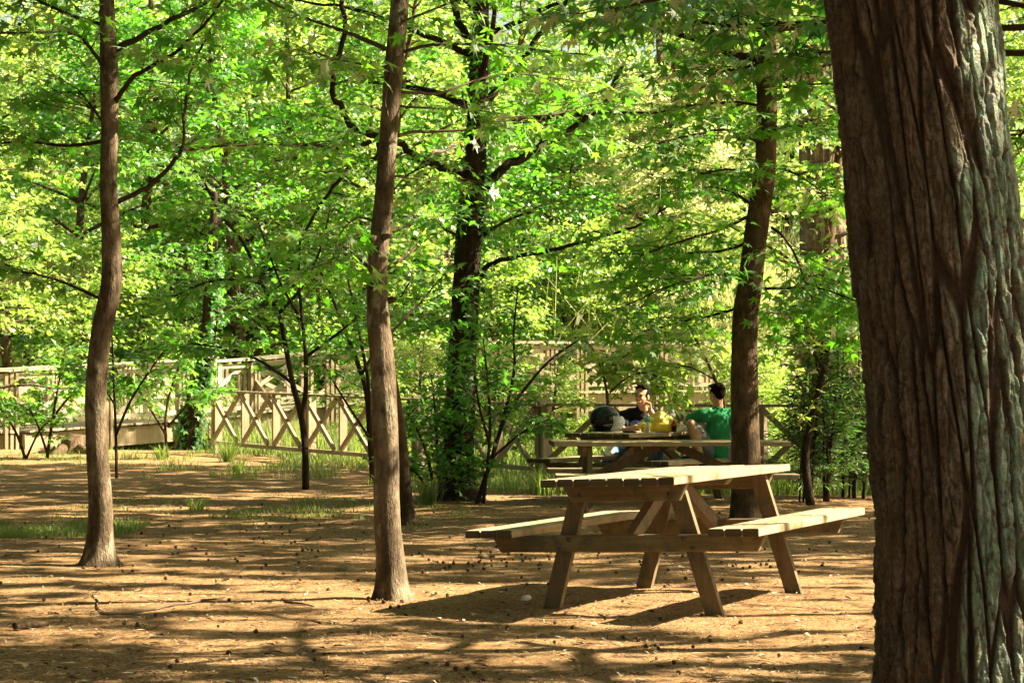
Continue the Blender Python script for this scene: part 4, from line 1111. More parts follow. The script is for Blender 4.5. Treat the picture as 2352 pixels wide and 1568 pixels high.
# --- left slim tree
def tree_left():
    d = 16.2; b = P(228,1295,d); T = Tree('sweetgum_tree','slim leaning sweetgum with curved trunk at the left of the clearing','tree',(b.x,b.y,0),101,'sweetgum trees in the clearing')
    sp, rr = make_trunk([(228,1297,62),(230,1150,54),(222,1020,50),(220,900,50),(233,760,48),(256,650,47),(255,520,43),(249,430,40),(252,300,40),(250,150,42),(245,0,34),(240,-250,26,.3),(250,-600,14,.5)], d)
    T.trunk(sp, rr, M['bark'])
    B = [([(266,115),(371,59),(461,12),(560,-40)],16,7,.5),([(262,235),(273,222),(301,184),(352,148),(391,129),(437,90),(488,31),(540,-40)],14,5,-.5),
         ([(258,468),(324,438),(371,402),(410,355),(422,324),(422,273),(430,219),(441,156),(484,74)],13,5,.4),
         ([(240,324),(156,336),(78,328),(-20,330)],11,4,.6),([(245,295),(215,250),(176,203)],9,4,.5),([(243,160),(211,117),(176,78),(98,74),(-20,76)],11,4,-.6),
         ([(418,346),(488,338),(610,332),(720,336)],7,3,1.0),([(238,690),(150,650),(60,625),(-30,615)],9,4,.9),([(240,60),(150,30),(60,-10),(-40,-40)],10,5,.7)]
    for pts, w0, w1, k in B:
        s = T.branch(pb(pts,d,k), w0*d/F/2, w1*d/F/2, M['twig'])
        spray(T.F, s, T.r, .75, 11, .145, .088, .25, .0045, .3, 2)
    limbs_auto(T, 4.2, 6.2, 12, 2.2, .035, M['twig'], .8, 10, .13, .09)
    T.crown(M['leaf'], M['twig'])
    for i in range(38):     # fruits hanging in the crown
        k = T.r.randrange(len(T.F.p)); p = Vector(T.F.p[k])
        if p.z > 4.2: continue
        o = bpy.data.objects.new('seed_ball', BALL); COL.objects.link(o); o.parent = T.t; o.location = p-T.o-Vector((0,0,.05))
tree_left()
def tree_centre():
    d = 13.5; b = P(902,1380,d); T = Tree('sweetgum_tree','slender pale barked sweetgum in the middle of the clearing','tree',(b.x,b.y,0),102,'sweetgum trees in the clearing')
    sp, rr = make_trunk([(903,1381,70),(897,1300,64),(888,1180,60),(888,1050,58),(884,960,60),(879,850,56),(868,720,50),(866,620,46),(872,550,46),(884,430,44),(893,300,42),(905,150,42),(918,0,42),(935,-300,32,.2),(940,-650,18,.3)], d)
    T.trunk(sp, rr, M['bark'], knob=.08)
    B = [([(885,113),(813,82),(774,66),(735,55),(640,15),(560,-30)],12,4,.5),([(926,119),(954,111),(1008,102),(1087,102),(1165,105),(1243,117),(1347,125)],10,3,-.6),
         ([(919,211),(1008,214),(1087,187),(1184,170),(1347,191)],8,3,.7),([(915,312),(954,303),(1067,299),(1145,287),(1243,301),(1330,312)],9,3,.4),
         ([(1090,297),(1165,270),(1282,262),(1347,238),(1420,200)],6,3,.5),([(919,244),(1008,250),(1067,250),(1150,262)],6,2,-.5),([(881,156),(788,139),(720,120)],7,3,.5),
         ([(881,178),(840,176),(774,145),(730,120)],5,2,-.6),([(852,506),(825,500),(790,523),(770,566),(760,610)],6,2,-.3),([(907,404),(969,414),(1000,422)],5,2,.4),
         ([(905,60),(1000,20),(1110,-20)],8,4,-.5)]
    for pts, w0, w1, k in B:
        s = T.branch(pb(pts,d,k), w0*d/F/2, w1*d/F/2, M['twig_light'])
        spray(T.F, s, T.r, .6, 8, .135, .10, .35, .0035, .3, 1)
    T.branch(pb([(893,272),(885,230),(897,168),(894,82)],d-.09,0), 5*d/F/2, 2*d/F/2, M['twig_light'])
    # broken branch knots
    for px, py, dx in ((850,548,-1),(892,545,1),(905,690,1)):
        mb = MB(); p = P(px,py,d-.05); mb.tube([p-Vector((dx*.03,0,0)), p+Vector((dx*.012,-.02,.01)), p+Vector((dx*.022,-.025,.022))],[.022,.014,.007],8); offset_mb(mb,T.o); mb.build('branch_stub', M['bark'], T.t, True)
    limbs_auto(T, 3.9, 5.4, 12, 2.2, .03, M['twig_light'], .75, 10, .125, .09)
    T.crown(M['leaf'], M['twig_light'])
tree_centre()
def tree_lean():
    d = 20.7; b = P(938,1206,d); T = Tree('young_tree','thin dark leaning trunk half hidden behind the slender middle tree','tree',(b.x,b.y,0),103)
    sp, rr = make_trunk([(938,1207,36),(930,1120,30),(922,1020,28),(912,940,26),(898,860,24),(884,780,22),(874,690,20),(868,600,18),(878,470,14),(886,360,9)], d)
    T.trunk(sp, rr, M['bark_mid'])
    for pts, k in (([(884,780),(960,700),(1010,640)],.4),([(870,640),(820,590),(780,560)],.5),([(878,470),(940,400),(1010,370)],.6)):
        s = T.branch(pb(pts,d,k), .016, .006, M['twig']); spray(T.F, s, T.r, .7, 8, .12, .09, .2)
    T.crown(M['leaf_mid'], M['twig'])
tree_lean()
def climbing_ivy(label, sp, rr, z0, z1, n, leaf, seed, arc=(0,6.283)):
    r = random.Random(seed); Fo = Foliage(); o = sp[0].copy(); o.z = 0
    for s in range(7):     # stems
        a = r.uniform(*arc); pts = []
        for j in range(14):
            z = z0+(z1-z0)*j/13*r.uniform(.9,1); q = min(range(len(sp)), key=lambda i: abs(sp[i].z-z)); a += r.uniform(-.25,.25)
            pts.append(Vector((sp[q].x+math.cos(a)*rr[q]*1.04, sp[q].y+math.sin(a)*rr[q]*1.04, z)))
        pts.sort(key=lambda p: p.z); Fo.tw.tube(pts, .008, 4, cap=False)
    for i in range(n):
        z = z0+(z1-z0)*r.random(); a = r.uniform(*arc); q = min(range(len(sp)), key=lambda i: abs(sp[i].z-z))
        if vnoise(a*1.6+seed, z*1.3, 0) < .47: continue
        nr = Vector((math.cos(a), math.sin(a), 0)); p = Vector((sp[q].x, sp[q].y, z))+nr*(rr[q]*1.05+abs(r.gauss(0,.07)))
        dn = (-UP*.6+nr*.5+rv(r,.7)).normalized(); Fo.leaf(p, dn, nr+UP*.5+rv(r,.5), leaf*r.uniform(.6,1.2))
    t = thing('climbing_ivy', label, 'ivy', o); Fo.build('ivy_leaves', M['leaf_ivy'], M['twig'], t, TRI, o)
def tree_dark():
    d = 24.9; b = P(1055,1150,d); T = Tree('old_tree','thick dark trunk wrapped in ivy with two raised limbs','tree',(b.x,b.y,0),104)
    sp, rr = make_trunk([(1055,1150,80),(1052,1050,72),(1058,900,66),(1064,780,64),(1070,660,62),(1078,540,60),(1088,420,54),(1096,300,46),(1100,180,42),(1104,60,38),(1104,-120,40),(1110,-350,24)], d)
    T.trunk(sp, rr, M['bark_dark'], 24, .10)
    B = [([(1075,412),(1016,385),(969,367),(942,355),(915,325),(860,312),(813,293),(786,250),(766,211),(774,137),(790,78),(786,0)],20,11,-.5,1),([(870,330),(864,363),(813,375),(774,422),(735,473),(690,545)],14,6,-.8,1),
         ([(850,325),(803,340),(735,336),(640,330)],12,5,-.6,1),([(1115,430),(1157,387),(1223,348),(1278,318),(1330,285),(1390,230),(1430,150)],25,10,.6,1),([(1112,235),(1160,190),(1204,133),(1243,74),(1286,27),(1330,-40)],20,9,.5,1),
         ([(1100,640),(1122,609),(1184,590),(1282,572),(1380,545),(1460,520),(1548,464)],14,5,-1.2,1),([(1090,110),(1055,50),(1030,-30)],24,14,.3,0),([(1080,560),(1010,520),(950,500)],10,4,-.5,1),([(1062,760),(1000,740),(940,720)],9,4,-.5,1),([(1110,540),(1180,500),(1250,470)],10,4,.6,1)]
    for pts, w0, w1, k, lv in B:
        s = T.branch(pb(pts,d,k), w0*d/F/2, w1*d/F/2, M['bark_dark'], 10)
        if lv: spray(T.F, s, T.r, 1.1, 12, .15, .10, .25, .006, .3, 2)
    limbs_auto(T, 4.0, 6.3, 12, 2.8, .06, M['bark_dark'], 1.1, 10, .14, .10)
    T.crown(M['leaf_mid'], M['twig'], TRI)
    climbing_ivy('leafy ivy climbing the thick dark trunk', sp, rr, .05, 5.2, 2600, .11, 55)
tree_dark()
def tree_right():
    d = 20.1; b = P(1717,1215,d); T = Tree('sweetgum_tree','dark brown sweetgum trunk rising in front of the middle table','tree',(b.x,b.y,0),105,'sweetgum trees in the clearing')
    sp, rr = make_trunk([(1717,1216,76),(1714,1120,70),(1712,1000,66),(1710,860,62),(1712,731,60),(1722,656,57),(1736,539,53),(1755,412,50),(1759,366,49),(1762,187,48),(1764,80,46),(1768,-100,40),(1775,-380,24),(1780,-560,12)], d)
    T.trunk(sp, rr, M['bark_mid'], 24, .05)
    B = [([(1722,497),(1647,530),(1553,558),(1470,590)],9,3,-.7),([(1712,558),(1656,577),(1572,584),(1480,610),(1400,650)],8,3,.8),([(1700,640),(1647,628),(1600,642),(1534,659),(1440,700)],10,3,-.9),
         ([(1736,190),(1694,171),(1640,165),(1560,180)],11,4,.5),([(1787,202),(1840,198),(1900,192),(1970,200)],8,3,-.5),([(1773,523),(1811,558),(1848,642),(1870,700)],8,3,-.5),([(1755,663),(1834,661),(1905,668),(1990,700)],8,3,-.7),
         ([(1740,480),(1680,440),(1600,430),(1500,450)],9,3,.9),([(1745,420),(1690,390),(1610,400)],8,3,-.6),([(1770,380),(1830,400),(1900,450)],8,3,.5),([(1765,300),(1830,290),(1920,300)],8,3,-.8),([(1750,330),(1680,300),(1590,310),(1480,340)],9,3,-.9),
         ([(1715,700),(1650,720),(1560,740),(1480,760)],8,3,.4),([(1770,250),(1700,235),(1610,240),(1500,260)],9,3,.3),([(1735,720),(1790,720),(1860,750)],7,3,.6)]
    for pts, w0, w1, k in B:
        s = T.branch(pb(pts,d,k), w0*d/F/2, w1*d/F/2, M['twig'])
        spray(T.F, s, T.r, .9, 13, .155, .095, .2, .0045, .3, 2)
    limbs_auto(T, 3.9, 6.4, 18, 2.7, .045, M['twig'], .95, 12, .14, .09)
    T.crown(M['leaf'], M['twig'])
tree_right()

# --- huge foreground trunk
def tree_huge():
    d = 7.4; base = P(2222,1791,d); T = Tree('old_conifer','huge rough barked conifer trunk with pale green lichen at right','tree',(base.x,base.y,0),106)
    pts = [(2224,1800),(2222,1568),(2216,1250),(2198,1000),(2178,796),(2150,508),(2118,250),(2090,0),(2030,-500),(1990,-1100),(1980,-2200),(1985,-3600),(1990,-5000)]
    rad = [.34,.292,.282,.278,.276,.272,.268,.266,.255,.24,.21,.16,.08]
    sp = smooth_path([P(x,y,d) for x, y in pts], 6)
    zz = np.array([p.z for p in sp]); xx = np.array([p.x for p in sp]); yy = np.array([p.y for p in sp])
    rz = np.interp(zz, [P(x,y,d).z for x,y in pts], rad)
    zs = np.concatenate([np.linspace(-.1,.25,40,endpoint=False), np.linspace(.25,2.75,620,endpoint=False), np.linspace(2.75,9.2,240)]); n = 540
    X0 = np.interp(zs, zz, xx); Y0 = np.interp(zs, zz, yy); R0 = np.interp(zs, zz, rz)
    A = np.linspace(0, 2*math.pi, n, endpoint=False); Th, Z = np.meshgrid(A, zs)
    R = R0[:,None]
    # spiral lean of the plates
    tw = Th + (Z-1.3)*.06
    cx, cy = np.cos(tw)*.27, np.sin(tw)*.27
    wx = (fbm(cx*9, cy*9, Z*1.6, 3)-.5)*.022; wy = (fbm(cx*9+31, cy*9, Z*1.6, 3)-.5)*.022
    zw = Z + (fbm(cx*14, cy*14, Z*3, 2)-.5)*.12
    f, cell = worley((cx+wx)/.060+3, (cy+wy)/.060, zw/.75)
    f2, cell2 = worley((cx+wx*1.5)/.034+13, (cy+wy*1.5)/.034+7, zw/.16)
    plate = sstep(.03,.17,f)*(.72+.28*sstep(.02,.14,f2))
    big = fbm(cx*5+5, cy*5, Z*.5, 2)-.5
    fine = fbm((cx+wx)/.012, (cy+wy)/.012, Z/.05, 3)-.5
    flake = vnoise(cx/.02, cy/.02, Z/.09)
    Rr = R + plate*.028 - .020 + plate*(cell-.5)*.014 + plate*(cell2-.5)*.010 + big*.035 + fine*.010 + (fbm((cx+wx)/.02, (cy+wy)/.02, Z/.02, 2)-.5)*.007 + .006*(flake > .6)*plate
    # left side splits into a buttress, as an old trunk does
    V = np.stack([X0[:,None]+np.cos(Th)*Rr, Y0[:,None]+np.sin(Th)*Rr, Z], -1).reshape(-1,3)-np.array([T.o.x,T.o.y,0])
    i = np.arange(len(zs)*n).reshape(len(zs), n); j = np.roll(i, -1, axis=1)
    Q = np.stack([i[:-1], j[:-1], j[1:], i[1:]], -1).reshape(-1,4)
    me = bpy.data.meshes.new('trunk'); me.vertices.add(len(V)); me.vertices.foreach_set('co', V.astype(np.float32).ravel())
    me.loops.add(Q.size); me.loops.foreach_set('vertex_index', Q.astype(np.int32).ravel())
    me.polygons.add(len(Q)); me.polygons.foreach_set('loop_start', (np.arange(len(Q))*4).astype(np.int32))
    try: me.polygons.foreach_set('loop_total', np.full(len(Q),4,dtype=np.int32))
    except Exception: pass
    me.polygons.foreach_set('use_smooth', np.ones(len(Q), dtype=bool)); me.update(calc_edges=True); me.validate()
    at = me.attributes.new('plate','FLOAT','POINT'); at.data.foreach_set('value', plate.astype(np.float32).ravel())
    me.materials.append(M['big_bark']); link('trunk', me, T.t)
    T.sp = [Vector((x,y,z)) for x,y,z in zip(X0[::10],Y0[::10],zs[::10])]; T.rr = list(R0[::10])
    limbs_auto(T, 4.6, 9, 12, 2.2, .06, M['bark_mid'], .8, 9, .12, .07)
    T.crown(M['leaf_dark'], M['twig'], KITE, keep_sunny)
tree_huge()

# --- overhanging tree whose boughs come into the top right
def generic_tree(name, label, x, y, H, tr, z0, R, nl, tl, nt, leaf, step, lmat, bmat, tmat, template, seed, group=None, sub=2, keep=None, lean=(0,0), rise=.3, upn=1.0, parts=True, twr=.005, lr=1.0):
    z = gzf(x, y); T = Tree(name, label, 'tree', (x,y,z), seed, group)
    sp = []; p = Vector((x,y,z)); dr = Vector((lean[0],lean[1],1)).normalized(); K = 14
    for i in range(K+1):
        sp.append(p.copy()); dr = (dr+rv(T.r,.05)).normalized(); dr.z = max(dr.z,.6); p = p+dr*H/K
    rr = [tr*(1-.88*i/K) for i in range(K+1)]
    T.sp, T.rr = sp, rr
    mb = None if parts else offset_mb(trunk_mesh(sp, rr, T.r, 12), T.o)
    if parts: T.trunk(sp, rr, bmat, 12)
    limbs_auto(T, z+z0, z+H*.97, nl, R, tr*.42, bmat, tl, nt, leaf, step, sub, rise, None, parts, upn, mb=mb, twr=twr, lr=lr)
    if mb is not None: mb.build('trunk', bmat, T.t, True)
    return T
def tree_over():
    T = generic_tree('sweetgum_tree','sweetgum whose large dark leaves hang into the top right corner',4.35,11.3,7.6,.13,2.9,2.6,20,.9,10,.135,.09,M['leaf_dark'],M['bark'],M['twig'],STAR,107,'sweetgum trees in the clearing')
    for pts, k in (([(2900,-30),(2400,60),(2050,40),(1750,60),(1500,40)],0),([(2900,-100),(2300,-60),(1900,-30),(1600,-10),(1380,20)],-.5),([(2900,60),(2350,120),(2000,110),(1800,140),(1620,170)],.5),([(2900,200),(2500,230),(2380,280),(2330,330)],.4),([(2900,-150),(2200,-110),(1800,-60),(1450,-50)],.9),([(2900,20),(2400,20),(2100,-20),(1700,10)],1.0)):
        s = T.branch(pb(pts,10.6,k), .022, .006, M['twig']); spray(T.F, s, T.r, .45, 22, .125, .075, .35, .004, .35, 2, fade=.2)
    T.crown(M['leaf_dark'], M['twig'], STAR, keep_sunny)
tree_over()

# --- saplings and shrubs
def sapling(name, label, cat, d, stems, leaf, step, tl, nt, lmat, seed, template=TRI, group=None, bmat='twig', sub=2, t0=.3, trunkname='stem', upn=1.0):
    b = P(stems[0][0][0][0], stems[0][0][0][1], d); z = gzf(b.x, b.y); T = Tree(name, label, cat, (b.x,b.y,z), seed, group)
    for pts, w0, w1, k in stems:
        q = pb(pts, d, k); q[0].z = min(q[0].z, z) if q[0].z < z+.25 else q[0].z
        sp = smooth_path(q, 4); n = len(sp); mb = MB(); mb.tube(sp, [(w0+(w1-w0)*i/(n-1))*d/F/2 for i in range(n)], 9); offset_mb(mb, T.o); mb.build(trunkname, M[bmat], T.t, True)
        spray(T.F, sp, T.r, tl, nt, leaf, step, t0, .005, .3, sub, upn)
    T.crown(lmat, M['twig'], template); return T
sapling('twin_stem_sapling','dark forked sapling standing in front of the long fence','sapling',27.4,[
    ([(702,1127),(700,1020),(690,950),(672,880),(655,790),(640,720),(600,650),(560,560),(505,490),(470,420)],17,5,.8),
    ([(692,955),(702,900),(702,820),(695,740),(686,640),(690,540)],13,5,-.5),
    ([(640,720),(700,650),(740,560),(760,470)],9,4,.6),([(600,650),(540,640),(470,650),(400,680)],9,4,-.6),([(672,880),(600,830),(520,800),(430,790)],8,3,.5),([(702,820),(770,770),(830,720)],9,4,-.7),([(695,740),(640,640),(590,500)],8,3,-1)],
    .16,.10,1.15,12,M['leaf'],201,TRI,None,'bark_dark')
sapling('slim_sapling','slim many stemmed sapling between the forked sapling and middle trunk','sapling',28.6,[
    ([(858,1100),(850,1000),(842,900),(820,830),(790,750),(765,690),(730,610)],17,5,.5),([(848,960),(846,880),(828,780),(812,700),(790,600)],10,4,-.4),([(830,860),(870,790),(900,720),(940,650)],8,4,.5),([(845,1000),(780,900),(740,830)],7,3,.5),([(850,1080),(900,1000),(960,930)],7,3,.3)],
    .15,.095,.95,13,M['leaf'],202,TRI)
sapling('bushy_sapling','bushy green sapling growing against the right side of the ivy trunk','sapling',24.2,[
    ([(1095,1150),(1130,1050),(1160,960),(1200,900),(1260,830),(1330,780)],12,4,.5),([(1110,1120),(1125,1000),(1120,880),(1110,780)],9,3,-.4),([(1150,980),(1180,860),(1180,760),(1190,660)],9,3,.4),([(1120,1060),(1190,1000),(1240,970)],7,3,.3),([(1125,1020),(1100,930),(1090,850)],7,3,-.5)],
    .13,.08,.7,14,M['leaf_ivy'],203,TRI)
sapling('leafy_bush','leafy bush at the left foot of the ivy trunk','bush',24.6,[
    ([(1000,1150),(985,1060),(960,990),(930,940)],9,3,.4),([(1010,1150),(1005,1050),(1000,950),(990,860)],9,3,-.3),([(1005,1140),(1030,1050),(1035,960)],8,3,-.5),([(995,1150),(960,1090),(925,1070)],8,3,.3),([(1010,1150),(1050,1100),(1080,1060)],7,3,-.5)],
    .11,.065,.6,16,M['leaf_ivy'],204,TRI)
sapling('sunlit_sapling','sunlit sapling with long pale leaves hanging above the smiling person','sapling',27.0,[
    ([(1425,1060),(1400,960),(1392,890),(1372,820),(1330,760)],9,4,.4),([(1670,960),(1650,890),(1620,820),(1588,760),(1560,700)],10,4,-.3),([(1400,900),(1450,862),(1500,860),(1540,900)],5,3,-.4),([(1640,870),(1570,840),(1510,870)],5,3,.3),([(1600,790),(1530,780),(1460,800),(1410,840)],6,3,.3)],
    .19,.10,.6,15,M['leaf_bright'],205,TRI,None,'twig_light')
for i, (st, lab) in enumerate([
    ([([(105,1075),(118,980),(135,880),(150,800)],9,3,.3),([(112,1020),(80,960),(50,930)],6,3,.3),([(120,960),(170,900),(215,880)],6,3,-.3)],'thin sapling with drooping leaves in front of the boardwalk post'),
    ([([(268,1110),(266,1000),(262,900),(258,800),(255,720)],8,3,.2),([(266,1000),(300,920),(345,850),(380,800)],7,3,.4),([(264,930),(230,880),(190,850)],5,2,.3)],'thin upright sapling just behind the slim left trunk'),
    ([([(385,1060),(380,960),(400,870),(430,800)],8,3,.3),([(382,1000),(340,930),(310,880)],6,3,.2),([(385,980),(440,920),(470,900)],6,3,-.2)],'low leafy sapling hiding the boardwalk right end'),
    ([([(60,1060),(40,1000),(10,950),(-30,900)],8,3,.3),([(60,1040),(90,990),(120,960)],6,2,.2)],'small leafy sapling at the far left edge of the boardwalk')]):
    sapling('thin_sapling', lab, 'sapling', 34.5 if i != 1 else 29.5, st, .15, .085, .85, 15, M['leaf_mid'], 210+i, TRI, 'thin saplings by the boardwalk', t0=.4)
# shrubs on the right: many upright stems, narrow leaves
def right_shrub(label, d, xs, seed, lmat, top=(640,780), group='narrow leaved shrubs by the right fence', n=9, base=1150):
    r = random.Random(seed); st = []
    for i in range(n):
        x0 = r.uniform(*xs); x1 = x0+r.uniform(-60,60); st.append(([(x0,base),(x0+(x1-x0)*.2+r.uniform(-8,8),base-130),(x0+(x1-x0)*.6+r.uniform(-10,10),base-260),(x1,r.uniform(*top))],r.uniform(4,8.5),2,r.uniform(-.6,.6)))
    sapling('upright_shrub', label, 'shrub', d, st, .10, .04, .5, 30, lmat, seed, WILLOW, group, 'bark_dark', 3, .12)
right_shrub('tall dark stemmed shrub with narrow leaves right of the brown trunk',24.6,(1835,1905),301,M['leaf_willow'])
right_shrub('dense narrow leaved shrub tucked against the huge trunk',25.6,(1915,2010),302,M['leaf_willow'],(600,760))
right_shrub('paler narrow leaved shrub behind the huge trunk in the right margin',27,(2020,2300),303,M['leaf_mid'],(500,700),n=8)
sapling('curved_sapling','bare dark curved stem with yellow green leaves above the right shrubs','sapling',24.0,[
    ([(1862,1150),(1850,1050),(1868,950),(1890,860),(1905,780),(1925,700)],22,9,.3),([(1895,850),(1850,780),(1830,720)],9,4,-.3),([(1910,770),(1960,720),(2000,700)],8,4,.3),([(1900,800),(1930,640),(1960,560)],8,3,.4)],.135,.09,.7,11,M['leaf_bright'],304,TRI,None,'bark_dark')

# back-left dark leaning trunk with ivy
def tree_backleft():
    d = 40; b = P(432,1040,d); T = Tree('old_tree','dark ivy covered trunk leaning behind the boardwalk end','tree',(b.x,b.y,gzf(b.x,b.y)),108)
    sp, rr = make_trunk([(428,1045,46),(440,960,42),(460,880,40),(474,800,38),(482,720,34),(486,620,28),(489,540,22),(493,440,12)], d)
    T.trunk(sp, rr, M['bark_dark'], 14, .1)
    for pts, k in (([(482,720),(560,690),(620,650)],1),([(484,660),(420,610),(350,590)],-1),([(490,520),(560,470),(620,450)],.5),([(492,450),(430,400),(360,380)],.5)):
        s = T.branch(pb(pts,d,k), .05, .015, M['bark_dark']); spray(T.F, s, T.r, 1.2, 16, .16, .11, .1, .008, .3, 2)
    T.crown(M['leaf_mid'], M['twig'], TRI)
    climbing_ivy('ivy clothing the leaning dark trunk behind the boardwalk', sp, rr, .1, 3.6, 2200, .13, 77)
tree_backleft()
# left bright tree
def tree_brightleft():
    T = generic_tree('sunlit_tree','sunlit yellow green tree cascading in from the left edge',-9.4,35,6.2,.13,1.0,3.1,30,1.0,12,.15,.085,M['leaf_bright'],M['bark_mid'],M['twig'],TRI,109)
    T.crown(M['leaf_bright'], M['twig'], TRI)
tree_brightleft()
# background broad trunks
def big_back(label, path, d, seed, crown=True):
    b = P(path[0][0], path[0][1], d); z = gzf(b.x, b.y); T = Tree('conifer_tree', label, 'tree', (b.x,b.y,z), seed, 'conifers behind the footbridge')
    sp, rr = make_trunk(path, d); sp[0].z = min(sp[0].z, z)
    mb = trunk_mesh(sp, rr, T.r, 60, .04, 1.25)
    A = np.array(mb.v); a = np.arctan2(A[:,1]-b.y, A[:,0]-b.x)
    f = np.abs(vnoise(np.cos(a)*9+seed, np.sin(a)*9, A[:,2]*.8)-.5)*2
    k = 1+.15*(sstep(0,.35,f)-.6); cx = np.interp(A[:,2],[p.z for p in sp],[p.x for p in sp]); cy = np.interp(A[:,2],[p.z for p in sp],[p.y for p in sp])
    mb.v = [tuple(q) for q in np.stack([cx+(A[:,0]-cx)*k, cy+(A[:,1]-cy)*k, A[:,2]],1)]
    T.sp, T.rr = sp, rr
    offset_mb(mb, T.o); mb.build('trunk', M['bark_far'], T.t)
    if crown:
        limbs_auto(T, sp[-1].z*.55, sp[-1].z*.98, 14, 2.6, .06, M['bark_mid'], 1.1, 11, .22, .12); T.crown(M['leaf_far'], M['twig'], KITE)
big_back('broad reddish conifer trunk with furrowed bark behind the brown trunk',[(1905,1040,125),(1900,800,112),(1893,640,104),(1888,480,98),(1880,250,88),(1872,60,80),(1866,-250,60),(1860,-500,30)],44,401)
big_back('wide fibrous conifer trunk standing behind the footbridge left end',[(612,960,120),(606,830,104),(602,740,92),(604,640,84),(598,520,60),(594,420,24)],51,402)

# --- background wall of trees: five kinds of crown, copied
KINDS = []
def proto(i, H, R, lmat, leaf, seed, z0=.5, nl=32, nt=16, rise=.25):
    leaf *= .76
    T = generic_tree('leafy_tree','x',0,-400,H,.16,z0,R,nl,1.25,nt,leaf,.095,lmat,M['bark_mid'],M['twig'],KITE,seed,None,2,None,(0,0),rise,.55,False)
    T.crown(lmat, M['twig'], KITE); return T.t
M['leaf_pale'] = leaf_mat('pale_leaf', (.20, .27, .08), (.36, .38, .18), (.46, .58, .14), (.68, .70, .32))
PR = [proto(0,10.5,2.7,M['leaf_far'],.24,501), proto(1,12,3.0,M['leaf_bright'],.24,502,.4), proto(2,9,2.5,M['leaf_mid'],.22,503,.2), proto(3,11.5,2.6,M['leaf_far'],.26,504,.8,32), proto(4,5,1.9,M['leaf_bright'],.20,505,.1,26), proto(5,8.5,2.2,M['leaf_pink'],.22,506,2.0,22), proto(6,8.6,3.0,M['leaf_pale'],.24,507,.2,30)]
BG = [(1640,60,6,'pale washed out tree behind the brown trunk above the footbridge'),(1350,61,6,'pale washed out tree between the reeds and the thick ivy trunk'),(1875,40.5,0,'green tree screening the reddish conifer trunk'),(960,43.5,4,'small bright bush left of the thick ivy trunk before the footbridge'),(1390,55,4,'pale bright bush standing among the reeds left of the people'),(1500,58,6,'pale bright tree among the reeds above the smiling person'),(1620,57,4,'pale bright bush among the reeds beside the brown trunk'),(1300,57,2,'green tree at the reeds left edge above the crossed fence'),(865,42,4,'small bright bush behind the slender middle trunk before the footbridge'),(1130,41,4,'small bright bush right of the thick ivy trunk before the footbridge'),(1265,41,4,'small bright bush behind the crossed fence post left of the helmet'),(1720,38,4,'small bright bush behind the brown trunk beyond the fence'),(560,49.4,2,'deep green tree in front of the wide fibrous trunk'),(860,50.5,0,'tree behind the footbridge left of the slender middle trunk'),(-60,53,1,'bright crowned tree filling the left margin behind the boardwalk'),(70,57,0,'tall green tree behind the sunlit tree at the left edge'),(190,50,2,'deep green tree behind the slim left trunk'),(330,56,1,'bright tree between the slim left trunk and leaning ivy trunk'),
      (420,62,3,'tall tree rising far behind the leaning ivy trunk'),(520,58,0,'rounded tree behind the left end of the footbridge'),(690,56,1,'yellow green tree above the forked sapling'),(770,61,3,'tall tree seen between the forked sapling and middle trunk'),
      (850,54,2,'dense deep green tree directly behind the slender middle trunk'),(960,59,1,'bright tree left of the thick ivy trunk beyond the footbridge'),(1060,55,2,'deep green tree masked by the thick ivy trunk'),(1180,60,3,'tall tree just right of the thick ivy trunk'),
      (1270,70,0,'tree standing at the left rim of the pale reeds'),(1600,74,1,'bright tree rising behind the pale reeds'),(1660,72,3,'tall tree left of the dark brown trunk top'),(1800,69,0,'tree between the dark brown trunk and reddish conifer'),
      (1960,70,1,'bright tree behind the reddish conifer and the huge trunk'),(2110,71,2,'deep green tree hidden mostly by the huge trunk'),(2260,66,1,'bright tree at the right margin beyond the huge trunk'),(2380,68,3,'tall tree cut by the right edge beyond the huge trunk'),
      (1420,72,5,'pink tinged tree above the pale reeds'),(1010,64,5,'pink tinged tree peeping between middle trunk and ivy trunk'),
      (250,47,4,'low bright bush behind the boardwalk railing'),(740,51,4,'low bright bush behind the footbridge railing'),(1130,53,4,'low bright bush behind the footbridge right of the ivy trunk'),(1330,55,4,'low bright bush at the foot of the reeds'),(20,46,4,'low bright bush at the left end of the boardwalk'),(450,50,4,'low bright bush behind the leaning ivy trunk')]
used = set(); rb = random.Random(31)
for px, d, k, lab in BG:
    o = PR[k] if k not in used else copy_tree(PR[k]); used.add(k)
    x = (px-CX)*d/F; o.location = (x, d, gzf(x,d)-.05); s = rb.uniform(.88,1.12)*(.46 if d < 45.5 and k == 4 else 1); o.scale = (s,s,s*rb.uniform(.95,1.1)); o.rotation_euler = (0,0,rb.uniform(0,6.28))
    if k == 4: o.name = 'low_bush'
    tag(o, lab, 'bush' if k == 4 else 'tree', 'bushes beyond the walkways' if k == 4 else 'trees beyond the footbridge')

